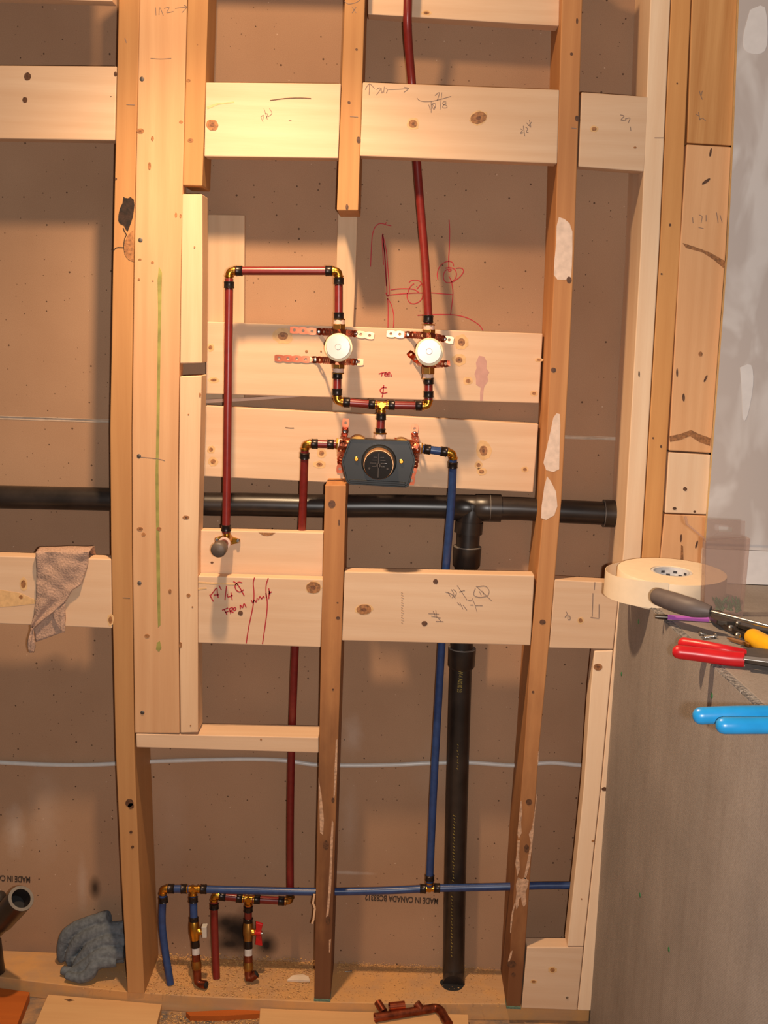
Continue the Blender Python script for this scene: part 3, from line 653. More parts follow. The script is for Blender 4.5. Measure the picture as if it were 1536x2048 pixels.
B3 = blk('recessed blocking behind the black mixing valve guard', (411, 811), (1077, 848), (1066, 985), (406.5, 953), Yb, .03)
for a in ((422, 899, 4, 4), (426, 923, 5, 5), (643, 906, 5, 5), (639, 929, 6, 4), (967, 901, 8, 10), (963, 943, 5, 4), (957, 930, 4, 4), (1050, 939, 4, 3)): knot(B3, a[0], a[1], a[2], a[3], 0, Yb, False, 2.0)
writing(B3, 'crack', [[(571, 855), (580, 856), (588, 856)]], Yb, M['knot_dark'], .0014)
V = board('backing_strip', 'short pale vertical board at the back of the bay left of the pipe loop', 'board', [(415, 428.5), (411, 800)], [(489.5, 430), (488, 800)], .128, .011, M['grey_wood'])
U = blk('recessed block behind the capped elbow, above the red handwriting', (401.5, 1060.5), (647, 1065.5), (644, 1200), (400, 1196), .034, .028)
patch(U, 'knot', [(517, 1065), (551, 1065.5), (545, 1070), (535, 1072), (526, 1071)], .034, M['knot'])
knot(U, 424, 1125, 3, 2, 0, .034, True)
B4a = blk('lower blocking with red handwriting, left of the stained centre stud', (396, 1152), (646, 1159), (641, 1295), (396, 1286), 0, .03)
knot(B4a, 627, 1175, 14, 12, 0, 0, False, 1.12); knot(B4a, 481, 1226, 5, 5, 0, 0, True, 1.6)
s7 = lambda pts: crop(380, 1020, 4.518, pts)
red = [[(178, 765), (212, 828)], [(188, 770), (215, 735), (242, 706), (248, 750), (256, 795)], [(215, 768), (262, 766)], [(262, 682), (285, 724)], [(330, 685), (316, 815)], [(338, 758), (342, 786), (386, 768)], [(370, 745), (382, 812)],
       [(472, 658), (438, 652), (408, 682), (418, 722), (450, 740), (486, 720)], [(392, 645), (425, 668), (455, 710), (490, 775)],
       [(290, 906), (345, 885)], [(310, 900), (335, 948)], [(318, 927), (350, 912)], [(355, 892), (368, 936)], [(355, 892), (382, 880), (384, 900), (362, 912), (394, 924)], [(393, 892), (403, 880), (415, 890), (408, 906), (395, 902), (393, 890)],
       [(456, 894), (454, 858), (475, 882), (488, 845), (508, 880)], [(554, 815), (570, 838), (582, 812), (597, 832), (608, 795)], [(618, 812), (632, 782), (648, 806)], [(648, 800), (665, 780), (672, 795)], [(686, 750), (690, 792)], [(712, 708), (722, 768)], [(716, 730), (712, 802)], [(738, 738), (712, 758)],
       [(583, 610), (572, 660), (578, 740), (576, 820), (560, 920), (530, 1060), (508, 1205)], [(708, 615), (690, 670), (687, 740), (698, 830), (695, 920), (680, 1040), (655, 1210)]]
writing(B4a, 'marker_writing', [s7(s) for s in red], 0, M['red_ink'], .0021, label='red handwriting 17 1/4 centre line from wall')
writing(B4a, 'scar', [s7(s) for s in ([(75, 655), (200, 662), (330, 668), (440, 672)], [(75, 715), (150, 705)])], 0, M['knot_halo'], .003)
B4b = blk('long lower blocking with pencil figures, between stained centre and smeared studs', (689, 1143.5), (1069, 1151), (1061, 1291), (684, 1281.5))
knot(B4b, 728, 1219, 15, 10, 0, 0, False, 1.2); knot(B4b, 871, 1163, 5, 5, 0, 0, True); knot(B4b, 849, 1247, 6, 5, 0, 0, True)
s8 = lambda pts: crop(840, 1120, 3.84, pts)
writing(B4b, 'pencil_mark', [s8(s) for s in ([(195, 245), (240, 260), (270, 292)], [(215, 250), (235, 280)], [(240, 225), (260, 262), (245, 290)], [(255, 225), (280, 250), (265, 285)], [(285, 195), (320, 245), (360, 305)], [(300, 245), (345, 232)], [(430, 200), (490, 255), (550, 312)], [(440, 205), (500, 200), (530, 235), (515, 275), (450, 285), (412, 265), (425, 215)], [(455, 240), (470, 270)], [(480, 235), (490, 265)],
        [(400, 292), (420, 340), (436, 395)], [(370, 310), (400, 312)], [(385, 345), (410, 345)], [(425, 350), (480, 350)], [(285, 325), (310, 350)], [(305, 325), (330, 375)], [(330, 345), (360, 385)], [(65, 410), (145, 415)], [(85, 430), (160, 445)], [(120, 385), (130, 440)], [(100, 390), (115, 425)], [(120, 470), (180, 472)], [(140, 445), (160, 470)])], 0, M['pencil'], .0011, label='crossed-out pencil figures')
writing(B4b, 'faint_stamp', [[(802.5, 1184 + 5 * i), (805.5 + (i % 3), 1186.5 + 5 * i)] for i in range(13)], 0, M['faint_ink'], .0016)
B4c = blk('short lower blocking with a pencil bracket, beside the tape roll', (1109.5, 1159), (1240, 1166.5), (1226, 1299), (1098.5, 1296))
knot(B4c, 1161, 1241, 4, 4)
writing(B4c, 'pencil_mark', [s8(s) for s in ([(1343, 170), (1338, 228)], [(1328, 255), (1326, 340), (1322, 435)], [(1310, 440), (1372, 448)], [(1375, 340), (1374, 448)], [(1120, 395), (1130, 415), (1112, 440)], [(1135, 430), (1150, 430), (1152, 455), (1135, 455), (1135, 430)])], 0, M['pencil'], .0013)
# loose strip in the slot between the two recessed boards
mb = MB(); P = spline([W(x, y, .112) for x, y in ((412, 806), (450, 804), (500, 801), (560, 796.5), (605, 793), (630, 791))], 4)
for i in range(len(P) - 1):
    w = .0075 * (1 - .55 * i / len(P)); w2 = .0075 * (1 - .55 * (i + 1) / len(P)); a, b = P[i], P[i + 1]
    mb.add([(a.x, .111, a.z), (b.x, .111, b.z), (b.x, .111, b.z + w2), (a.x, .111, a.z + w), (a.x, .119, a.z), (b.x, .119, b.z), (b.x, .119, b.z + w2), (a.x, .119, a.z + w)], [(0, 1, 2, 3), (4, 7, 6, 5), (0, 4, 5, 1), (3, 2, 6, 7)])
tag(mb.build('loose_strip', M['shim'], None, smooth=40), 'thin pale strip wedged in the slot between the two recessed boards', 'strip')

# ------------------------------------------------------------------ drywall at the right
Yd = -.0127
def sheet(name, L, xr, Y, T, mat):
    P = [W(x, y, Y) for x, y in L]; n = len(P); mb = MB()
    vs = P + [Vector((xr, Y, p.z)) for p in P]; vs = vs + [v + Vector((0, T, 0)) for v in vs]; m = 2 * n; fs = []; mi = []
    for i in range(n - 1): fs += [(i, i + 1, n + i + 1, n + i), (m + i, m + n + i, m + n + i + 1, m + i + 1), (n + i, n + i + 1, m + n + i + 1, m + n + i)]
    fs += [(0, n, m + n, m), (n - 1, m + n - 1, m + 2 * n - 1, 2 * n - 1)]
    mb.add(vs, fs, 0); mb.add(vs, [(i, m + i, m + i + 1, i + 1) for i in range(n - 1)], 1)
    return mb
wr = sheet('wall_right', [(1481, -60), (1478, 0), (1466.5, 290), (1456, 500), (1425.5, 903), (1411, 1086)], 1.55, Yd, .0122, M['paint']).build('wall_right', [M['paint'], M['drywall_edge']])
wr['kind'] = 'structure'
for pts in ([(1500, 20), (1530, 15), (1534, 90), (1516, 108), (1490, 100), (1487, 70)], [(1480, 735), (1502, 730), (1506, 770), (1495, 830), (1486, 838), (1484, 790)]):
    patch(wr, 'filler_patch', pts, Yd, M['white_sheet'], .0005, 3)
low = W(1490, 1100, Yd).z
MB().box((W(1410, 1089, Yd).x, Yd + .002, low), (1.55, Yd + .0118, W(1490, 1088, Yd).z)).build('filler_strip', M['paint'], wr)
MB().box((W(1402, 1160, Yd).x, Yd, ztop(0) + .002), (1.55, Yd + .0122, low - .001)).build('white_panel', M['white_sheet'], wr)

# ------------------------------------------------------------------ plumbing
RP = .0080                                            # half-inch pipe
def ring(parent, p, d, length=.013, r=None, mat=None, name='crimp_ring'):
    r = r or RP + .0016
    p = Vector(p); d = Vector(d).normalized(); mb = MB()
    mb.lathe(p - d * length / 2, d, [(0, r - .0008), (.0012, r + .0006), (.003, r), (length - .003, r), (length - .0012, r + .0006), (length, r - .0008)], 20)
    return mb.build(name, mat or M['crimp'], parent, smooth=45)
def pipe(parent, pts, mat, name='tube', r=RP, sm=6):
    return MB().tube(pts, r, 20, True, 0, sm if len(pts) > 2 else 0).build(name, M[mat], parent, smooth=50)
def elbow(parent, p, d1, d2, arm=.0135, r=.0072, mat='brass', name='elbow'):
    """brass insert elbow: a bent body with a shoulder on either arm"""
    p = Vector(p); d1 = Vector(d1).normalized(); d2 = Vector(d2).normalized(); mb = MB()
    pts = [p + d1 * arm, p + d1 * .007]
    for i in range(1, 6):
        t = i / 6; pts.append(((1 - t) ** 2) * (p + d1 * .008) + 2 * t * (1 - t) * p + t * t * (p + d2 * .008))
    pts += [p + d2 * .008, p + d2 * arm]
    mb.tube(pts, r, 18)
    for d in (d1, d2): mb.lathe(p + d * (arm - .006), d, [(0, r), (.001, r + .0018), (.004, r + .0018), (.005, r)], 18)
    return mb.build(name, M[mat], parent, smooth=45)
def tee(parent, p, dirs, arm=.016, r=.0072, mat='brass', name='tee'):
    p = Vector(p); mb = MB()
    for d in dirs:
        d = Vector(d).normalized(); mb.lathe(p, d, [(0, r), (arm - .006, r), (arm - .005, r + .0018), (arm - .002, r + .0018), (arm - .001, r), (arm, r)], 18)
    mb.lathe(p - Vector((0, r, 0)), (0, 1, 0), [(0, r * .8), (r, r * 1.05), (2 * r, r * .8)], 18)
    return mb.build(name, M[mat], parent, smooth=45)
def along(a, b, d): return Vector(a) + (Vector(b) - Vector(a)).normalized() * d
def run(parent, a, b, mat, ea=.0125, eb=.0125, rings=(1, 1)):
    """straight length of pipe between two fittings, a crimp ring at each end"""
    a, b = Vector(a), Vector(b); p, q = along(a, b, ea), along(b, a, eb); d = (b - a).normalized()
    pipe(parent, [p - d * .004, q + d * .004], mat)
    if rings[0]: ring(parent, p + d * .0065, d)
    if rings[1]: ring(parent, q - d * .0065, d)

Yp = .02
# red riser to the shower head
t = thing('riser_pipe', 'red riser pipe running up from the right round valve out of the picture', 'pipe', W(857, 650, Yp))
pts = [W(857, 648, Yp), W(855.5, 610, Yp + .004), W(850, 520, .045), W(842.5, 430, .062), W(835, 340, .068), W(829, 250, .066), W(823.5, 165, .055), W(817.5, 95, .03), W(815, 45, .012), W(816, 0, .006), W(817, -70, .004)]
pipe(t, pts, 'pex_red'); ring(t, W(856.5, 638, Yp + .001), (0, 0, 1), .014)
# red loop from the left round valve over and down to the capped elbow
t = thing('pipe_loop', 'red pipe loop from the left round valve over and down to the capped elbow', 'pipe', W(452, 1063, Yp))
e1, e2, e3, e4 = W(677.5, 641, Yp), W(677.5, 542, Yp), W(458.5, 542, Yp), W(452, 1068, .018)
run(t, e1, e2, 'pex_red', .002); elbow(t, e2, e1 - e2, e3 - e2); run(t, e2, e3, 'pex_red'); elbow(t, e3, e2 - e3, e4 - e3)
d = (e4 - e3).normalized(); pipe(t, [e3 + d * .014, W(456.8, 700, Yp), W(454.5, 900, Yp), e4 - d * .002], 'pex_red'); ring(t, e3 + d * .026, d); ring(t, e4 - d * .012, d)
# red manifold between the two valves and the mixing valve
t = thing('pipe_manifold', 'red U-shaped pipe under the two round valves with a centre tee', 'pipe', W(762, 872, Yp))
a, b, c, d_, e = W(675, 742, Yp), W(674, 803.5, Yp), W(763.5, 810, Yp), W(857, 812, Yp), W(857.5, 753, Yp); f = W(760.5, 874, Yp)
run(t, a, b, 'pex_red', .002); elbow(t, b, a - b, c - b); run(t, b, c, 'pex_red'); tee(t, c, (b - c, d_ - c, f - c)); run(t, c, d_, 'pex_red'); elbow(t, d_, c - d_, e - d_); run(t, d_, e, 'pex_red', .016, .002); run(t, c, f, 'pex_red', .016, .004)
# red supply: mixing valve -> down behind the blocks -> lower branch
Yr, Yl = .071, .085
t = thing('hot_supply_pipe', 'red supply pipe from the left side of the black guard down to the red-handled valve', 'pipe', W(432, 1957, Yl))
m0, m1 = W(672, 889, Yp + .01), W(610, 887.5, Yp + .01)
run(t, m0, m1, 'pex_red', .004); m2 = W(604, 1060, Yr - .012); elbow(t, m1, m0 - m1, m2 - m1)
d = (m2 - m1).normalized(); m5 = W(580.5, 1803, Yl); m4 = W(580.5, 1780, Yl)
pipe(t, [m1 + d * .013, W(607.5, 960, Yr - .03), m2, W(596, 1200, Yr + .002), W(590, 1300, Yr + .006), W(583, 1500, Yl), W(580.5, 1650, Yl), m4], 'pex_red'); ring(t, m1 + d * .024, d); ring(t, m5 + Vector((0, 0, .024)), (0, 0, 1))
n1, n2 = W(497, 1798, Yl), W(428, 1790.5, Yl); elbow(t, m5, (0, 0, 1), n1 - m5, mat='brass_dull'); run(t, m5, n1, 'pex_red')
q = W(496.5, 1847, Yl); tee(t, n1, (m5 - n1, n2 - n1, q - n1)); run(t, n1, n2, 'pex_red'); n3 = W(433, 1958, Yl - .02); n3.z = .0005
elbow(t, n2, n1 - n2, n3 - n2); d = (n3 - n2).normalized(); pipe(t, [n2 + d * .013, W(429.5, 1870, Yl - .005), n3], 'pex_red'); ring(t, n2 + d * .024, d)
run(t, n1, q, 'pex_red', .016, .0)
# blue supply
Yc = .066
t = thing('cold_supply_pipe', 'blue supply pipe from the right side of the black guard down to the low branch', 'pipe', W(340, 1965, Yc))
b0, b1, bt = W(844, 897.5, Yp + .01), W(907, 906, Yp + .01), W(858.5, 1776.5, Yc)
run(t, b0, b1, 'pex_blue', .004); b2 = W(899, 1050, .05); elbow(t, b1, b0 - b1, b2 - b1)
d = (b2 - b1).normalized(); pipe(t, [b1 + d * .013, W(904, 980, .042), b2, W(891, 1150, .062), W(883, 1290, Yc), W(868.5, 1550, Yc), W(859.5, 1750, Yc), bt + Vector((0, 0, .01))], 'pex_blue'); ring(t, b1 + d * .024, d); ring(t, bt + Vector((0, 0, .024)), (0, 0, 1))
h = [W(x, y, Yc) for x, y in ((325, 1777.5), (386, 1778), (405, 1778.5), (500, 1781), (635, 1783.5), (760, 1781.5), (845, 1777.5))]
tee(t, bt, (W(840, 1778, Yc) - bt, W(880, 1776, Yc) - bt, (0, 0, 1)))
pipe(t, h[2:-1] + [h[-1]], 'pex_blue'); ring(t, W(846, 1777.5, Yc), (1, 0, 0)); ring(t, W(874, 1776, Yc), (1, 0, 0))
pipe(t, [W(868, 1776.5, Yc), W(940, 1775, Yc), W(1020, 1773, Yc), W(1090, 1771, Yc), W(1175, 1771, Yc)], 'pex_blue')
v1 = W(388, 1846, Yc - .012); tee(t, h[1], (h[0] - h[1], h[2] - h[1], v1 - h[1])); ring(t, h[1].lerp(h[2], 1.15), (1, 0, 0)); run(t, h[0], h[1], 'pex_blue')
lb = W(341, 1964, Yc - .03); lb.z = .0005; elbow(t, h[0], h[1] - h[0], lb - h[0]); d = (lb - h[0]).normalized()
pipe(t, [h[0] + d * .013, W(325, 1860, Yc - .008), lb], 'pex_blue'); ring(t, h[0] + d * .024, d)
run(t, h[1], v1, 'pex_blue', .016, 0)
# the two shut-off valves
def shutoff(label, top, foot, stub, red):
    t = thing('shutoff_valve', label, 'valve', foot, 'shut-off valves on the bottom plate')
    d = (foot - top).normalized(); L = (foot - top).length
    mb = MB(); mb.lathe(top - d * .004, d, [(0, .0095), (.004, .0105), (.012, .0112), (.026, .0115), (.033, .0098), (.040, .0092)], 20); mb.build('valve_body', M['brass_dull' if red else 'brass'], t, smooth=45)
    MB().lathe(top + d * .036, d, [(0, .0088), (.014, .0092), (.016, .0086)], 18).build('crimp_ring', M['crimp'], t, smooth=45)
    MB().lathe(top + d * .050, d, [(0, .0084), (.016, .0084)], 18).build('white_band', M['white_band'], t, smooth=45)
    MB().lathe(top + d * .066, d, [(0, .0088), (.012, .0092), (.014, .0088)], 18).build('crimp_ring', M['copper_old'], t, smooth=45)
    MB().lathe(top + d * .080, d, [(0, .0096), (.012, .0102), (.016, .0096), (.018, .0085)], 18).build('coupling', M['brass_dull'], t, smooth=45)
    MB().tube([top + d * .095, foot - d * .012, foot - d * .004, foot + stub * .35, foot + stub], .0086, 18, True, 0).build('copper_elbow', M['copper_old'], t, smooth=50)
    MB().tube([foot + stub * .99, foot + stub * 1.12], .0072, 18).build('elbow_mouth', M['opening_shade'], t, smooth=50)  # solid dark plug paints the shade in the open mouth
    s = top + d * .016; x = Vector((1, -.25, 0)).normalized()
    MB().lathe(s, x, [(.004, .0075), (.014, .0075), (.016, .006), (.0215, .0035)], 18).build('stem', M['brass'], t, smooth=45)
    if red:
        hp = s + x * .0235; mb = MB()
        mb.prism([(hp.x - .006, hp.z + .026), (hp.x + .0095, hp.z + .022), (hp.x + .006, hp.z + .006), (hp.x + .0065, hp.z - .006), (hp.x + .009, hp.z - .028), (hp.x - .0065, hp.z - .026), (hp.x - .0045, hp.z - .006), (hp.x - .005, hp.z + .006)], hp.y - .0035, hp.y + .0035)
        mb.lathe(hp - x * .008, x, [(0, .006), (.015, .006)], 16); mb.build('handle', M['red_handle'], t, .0012)
        MB().lathe(hp + x * .007, x, [(0, .0035), (.003, .003)], 12).build('nut', M['steel'], t, smooth=40)
    else:
        hp = s + x * .024; mb = MB()
        mb.prism([(hp.x - .0065, hp.z + .017), (hp.x + .005, hp.z + .018), (hp.x + .0055, hp.z - .008), (hp.x - .004, hp.z - .0085)], hp.y - .009, hp.y + .006)
        mb.build('handle', M['grey_handle'], t, .0015)
ft = W(396, 1968, .03); ft.z = .0088
shutoff('brass shut-off valve with a light grey handle, on the blue branch', v1, ft, Vector((.018, -.006, .0015)), False)
ft = W(497, 1955, .05); ft.z = .0088
shutoff('brass shut-off valve with a bright red handle, on the red branch', q, ft, Vector((.016, .004, .012)), True)

# copper hanger strap: perforated strip that follows a path over the valve body
def strap(parent, path, w=.0135, pitch=.0175, name='strap'):
    """path: points in wall space; width lies in the wall plane, across the path"""
    P = [Vector(p) for p in path]; L = sum((b - a).length for a, b in zip(P, P[1:])); nC = max(3, round(L / pitch)); S = 4
    Q = resample(P, nC * S + 1); mb = MB(); th = .0009
    def fr(i):
        tt = (Q[min(i + 1, len(Q) - 1)] - Q[max(i - 1, 0)]).normalized(); flat = Vector((tt.x, 0, tt.z)).normalized(); sd = Vector((-flat.z, 0, flat.x)); nn = sd.cross(tt).normalized()
        if nn.y > 0: nn = -nn
        return tt, sd, nn
    for c_ in range(nC):
        i0 = c_ * S; mid = Q[i0 + 2]; tt, sd, nn = fr(i0 + 2); hl = (Q[i0 + 4] - Q[i0]).length / 2; r = w * .23; vs = []
        tA, sA, nA = fr(i0); tB, sB, nB = fr(i0 + 4)
        outer = [(Q[i0], 0, sA), (Q[i0], .40, sA), (Q[i0 + 2] - tt * hl * .5, .5, sd), (Q[i0 + 2], .52, sd), (Q[i0 + 2] + tt * hl * .5, .5, sd), (Q[i0 + 4], .40, sB), (Q[i0 + 4], 0, sB), (Q[i0 + 4], -.40, sB), (Q[i0 + 2] + tt * hl * .5, -.5, sd), (Q[i0 + 2], -.52, sd), (Q[i0 + 2] - tt * hl * .5, -.5, sd), (Q[i0], -.40, sA)]
        angs = [180, 153, 118, 90, 62, 27, 0, -27, -62, -90, -118, -153]
        for z_ in (0, th):
            for (p, k, s_) in outer: vs.append(p + s_ * (k * w) + nn * (th - z_))
            for a_ in angs: vs.append(mid + (tt * math.cos(R(a_)) + sd * math.sin(R(a_))) * r + nn * (th - z_))
        fs = []
        for j in range(12):
            k = (j + 1) % 12
            fs += [(j, k, 12 + k, 12 + j), (24 + j, 36 + j, 36 + k, 24 + k), (12 + j, 12 + k, 36 + k, 36 + j)]
            if j not in (0, 5, 6, 11): fs.append((j, 24 + j, 24 + k, k))
        mb.add(vs, fs)
    return mb.build(name, M['copper'], parent)
def strap_screw(parent, px, py):
    p = W(px, py, Yb); MB().lathe((p.x, Yb + .002, p.z), (0, -1, 0), [(0, .0042), (.0045, .0046), (.006, .0040), (.0066, .0025), (.0055, .0016)], 14).build('screw', M['steel'], parent, smooth=40)

def round_valve(label, cx, cy, top_y, bot_y, straps, screws):
    c = W(cx, cy, Yp); t = thing('round_valve', label, 'valve', W(cx, bot_y, Yp), 'round shower valves on the recessed board')
    zt, zb = W(cx, top_y, Yp), W(cx - 2, bot_y, Yp); up = (zt - zb).normalized(); L = (zt - zb).length
    MB().lathe(zb, up, [(0, .0095), (.008, .0095), (.0085, .0125), (.026, .0125), (.0265, .011), (L - .0265, .011), (L - .026, .0125), (L - .0085, .0125), (L - .008, .0095), (L, .0095)], 6).build('body', M['brass_dull'], t, .0008)
    for p, s_ in ((zt, 1), (zb, -1)):
        MB().lathe(p - up * s_ * .011, up * s_, [(0, .0108), (.010, .0104), (.0105, .0098)], 20).build('thread_tape', M['pvc'], t, smooth=45)
        MB().lathe(p - up * s_ * .001, up * s_, [(0, .0118), (.0025, .0118)], 6).build('collar', M['brass'], t)
    MB().lathe((c.x, Yp + .012, c.z), (0, -1, 0), [(0, .012), (.020, .016), (.022, .0255), (.033, .0268), (.0355, .0262), (.036, .0235)], 40).build('ring', M['disc_cream'], t, smooth=35)
    cap = MB().lathe((c.x - .0006, Yp - .0235, c.z + .0012), (0, -1, 0), [(0, .0232), (.006, .0230), (.0075, .0222), (.0078, .0062), (.0070, .0060), (.0071, .0052), (.0083, .0050)], 40).build('cap', M['disc_white'], t, smooth=35)
    for s in straps: strap(t, [W(x, y, Y) for x, y, Y in s])
    for x, y in screws: strap_screw(t, x, y)
    return t
Ys = Yb - .0012; Yo = Yp - .0135
round_valve('round white-capped valve on the left, fed by the red pipe loop', 678.5, 694.5, 639, 746,
            [[(580, 659.5, Ys), (638, 663.5, Ys), (650, 664, Ys - .02), (664, 665, Yo + .006), (678, 665.5, Yo), (692, 666, Yo + .006), (703, 667, Ys - .02), (711, 667.5, Ys), (748, 672, Ys)],
             [(549, 716, Ys), (631, 719.5, Ys), (645, 720, Ys - .02), (661, 721, Yo + .006), (675, 722, Yo), (690, 723, Yo + .006), (701, 723.5, Ys - .02), (712, 724, Ys), (727, 724.5, Ys)]],
            [(638, 663.5), (711, 667), (631, 719.5), (712, 723.5)])
round_valve('round white-capped valve on the right, under the red riser pipe', 858, 703.5, 650, 757,
            [[(773, 667, Ys), (816, 669.5, Ys), (828, 670, Ys - .02), (843, 671, Yo + .006), (857, 672, Yo), (871, 674, Yo + .006), (880, 676, Ys - .02), (889, 678, Ys), (907, 681, Ys)],
             [(817, 704, Ys - .012), (826, 713, Ys), (836, 722, Ys - .01), (845, 727, Yo + .006), (857, 728.5, Yo), (871, 728.5, Yo + .006), (882, 728, Ys - .02), (889, 727.5, Ys), (900, 727, Ys)]],
            [(816, 669.5), (889, 678), (837, 724)])

# mixing valve with its black plaster guard
s9 = lambda pts: crop(660, 830, 7.68, pts)
Yg = -.012
t = thing('mixing_valve', 'thermostatic mixing valve behind a black six-sided plastic guard', 'valve', W(760, 968, .0))
for (x0, y0), (x1, y1), nm in (((676, 888.5), (700, 891), 'left'), ((822, 895), (842, 897), 'right')):
    p, q_ = W(x0, y0, Yp + .01), W(x1, y1, Yp + .01); d = (q_ - p).normalized(); L = (q_ - p).length
    s_ = 1 if nm == 'left' else -1; o_ = p if s_ == 1 else q_; d = d * s_
    MB().lathe(o_ - d * .003, d, [(0, .0118), (.003, .0118)], 6).build('collar', M['brass'], t)
    MB().lathe(o_, d, [(0, .0108), (.008, .0108)], 20).build('thread_tape', M['pvc'], t, smooth=45)
    MB().lathe(o_ + d * .008, d, [(0, .0125), (.004, .0125), (.006, .015), (.045, .016)], 20).build('port', M['copper'], t, smooth=45)
p = W(760.5, 868, Yp); MB().lathe(p, (0, 0, -1), [(-.003, .0128), (0, .0128)], 6).build('collar', M['brass'], t)
MB().lathe(p, (0, 0, -1), [(0, .0112), (.014, .0112)], 20).build('thread_tape', M['pvc'], t, smooth=45)
a, b = W(690, 918, Yp + .014), W(826, 924, Yp + .014); MB().tube([a, b], .019, 20).build('body', M['brass_dull'], t, smooth=50)
for x, y in ((716, 890), (803, 895)):
    c = W(x, y, .005); MB().lathe((c.x, .03, c.z), (0, -1, 0), [(0, .018), (.033, .018)], 28).build('check_stop', M['brass_dull'], t, smooth=45)
out = s9([(335, 366), (420, 372), (1190, 398), (1222, 408), (1240, 450), (1312, 670), (1310, 730), (1232, 1040), (1205, 1095), (1160, 1116), (300, 1066), (262, 1045), (240, 1005), (180, 740), (180, 690), (290, 400), (308, 375)])
G_ = [W(x, y, Yg) for x, y in out]; cen = sum(G_, Vector()) / len(G_)
mb = MB(); n = len(G_)
lay = [(1.0, .024), (1.0, .0), (.985, -.0022), (.955, -.0022), (.945, .0005), (0, .0005)]
vs = []
for k, dy in lay[:-1]: vs += [Vector((cen.x + (p.x - cen.x) * k, Yg + dy, cen.z + (p.z - cen.z) * k)) for p in G_]
fs = []
for l in range(len(lay) - 2): fs += [(l * n + i, l * n + (i + 1) % n, (l + 1) * n + (i + 1) % n, (l + 1) * n + i) for i in range(n)]
fs += [tuple((len(lay) - 2) * n + i for i in range(n))]
mb.add(vs, fs)
guard = mb.build('plastic_guard', M['guard'], t, smooth=40)
lp = [W(x, y, Yg) for x, y in s9([(300, 990), (320, 985), (1150, 1028), (1165, 1040), (1145, 1065), (305, 1015)])]
MB().prism([(p.x, p.z) for p in lp], Yg - .0035, Yg + .001).build('ledge', M['guard'], guard, .0008)
c = W(758, 924, Yg); cc = Vector((c.x, Yg, c.z))
MB().lathe(cc, (0, -1, 0), [(0, .0340), (.002, .0335), (.010, .0318), (.0105, .0300), (.002, .0298)], 44, closed=False).build('boss', M['guard'], guard, smooth=35)
MB().lathe(cc, (0, -1, 0), [(0, .0292), (.040, .0288), (.043, .0278), (.043, .022)], 44).build('brass_sleeve', M['sleeve'], t, smooth=35)
cap = MB().lathe(cc - Vector((0, .036, .0)), (0, -1, 0), [(0, .0272), (.0165, .0268), (.0185, .0258), (.0186, .0)], 44).build('dial_cap', M['black_gloss'], t, smooth=35)
fy = Yg - .036 - .0186; mb = MB()
mb.box((cc.x - .0011, fy - .0012, cc.z - .023), (cc.x + .0011, fy + .001, cc.z + .0225))
for i, (dz, w0, w1) in enumerate(((.0145, .003, .010), (.0145, -.010, -.003), (.009, .003, .013), (.009, -.013, -.003), (.0035, .004, .016), (.0035, -.016, -.004), (-.003, .004, .012), (-.003, -.012, -.004))):
    mb.box((cc.x + w0, fy - .0007, cc.z + dz), (cc.x + w1, fy + .001, cc.z + dz + .0012))
mb.lathe((cc.x, fy + .001, cc.z), (0, -1, 0), [(0, .0045), (.0022, .004)], 14)
for sx in (-1, 1): mb.lathe((cc.x + sx * .017, fy + .001, cc.z - .006), (0, -1, 0), [(0, .0024), (.0018, .002)], 12)
mb.build('dial_rib', M['dial_shine'], cap, .0003)  # raised ribs, their shine put into the lighter colour
for x, y in s9([(405, 675), (1095, 712)]):
    p = W(x, y, Yg); MB().lathe((p.x, Yg + .002, p.z), (0, -1, 0), [(0, .0044), (.0045, .0044), (.0055, .0032)], 14).build('brass_screw', M['brass'], guard, smooth=40)
strap(t, [W(x, y, Y) for x, y, Y in ((692, 837, Ys), (690, 864, Ys), (688, 874, Ys - .03), (686, 884, .01), (684, 892, .008), (682, 902, .012), (681, 914, Ys - .03), (681, 925, Ys), (679, 946, Ys))])
strap(t, [W(x, y, Y) for x, y, Y in ((830, 848, Ys), (829, 866, Ys), (830, 876, Ys - .03), (832, 886, .01), (834, 894, .008), (833, 905, .012), (831, 918, Ys - .03), (829, 934, Ys), (824, 950, Ys), (822, 970, Ys))])
for x, y in ((689.5, 864), (829, 866)): strap_screw(t, x, y)

# drop-ear elbow with its rubber cap on the recessed block
t = thing('capped_elbow', 'brass wall elbow with a round rubber cap, on the recessed block', 'elbow', W(453, 1080, .034))
c = W(453.5, 1081, .018)
MB().lathe(c + Vector((0, 0, -.004)), (0, 0, 1), [(0, .0095), (.008, .0095), (.012, .0072), (.020, .0072)], 20).build('socket', M['brass'], t, smooth=45)
MB().tube([c + Vector((0, .014, 0)), c + Vector((0, .0, 0)), c + Vector((-.002, -.016, -.002))], .0115, 20).build('elbow_body', M['brass'], t, smooth=50)
mb = MB(); P = []
for x, y in ((430, 1075), (437, 1073), (453, 1069), (470, 1075), (480, 1078), (481, 1083), (476, 1086), (455, 1091), (436, 1086), (429, 1081)):
    p = W(x, y, .032); P.append((p.x, p.z))
mb.prism(P, .0285, .0338).build('mounting_ear', M['brass'], t, .0012)
for x, y in ((434, 1079), (476, 1081)): p = W(x, y, .0285); MB().lathe((p.x, .03, p.z), (0, -1, 0), [(0, .0034), (.0035, .0038), (.005, .0026)], 12).build('screw', M['steel'], t, smooth=40)
a = c + Vector((-.002, -.016, -.002)); bb = W(436, 1101, -.06)
d = (bb - a).normalized(); L = (bb - a).length
MB().lathe(a, d, [(0, .0122), (.004, .0122), (.0045, .0095)], 24).build('collar', M['pvc'], t, smooth=45)
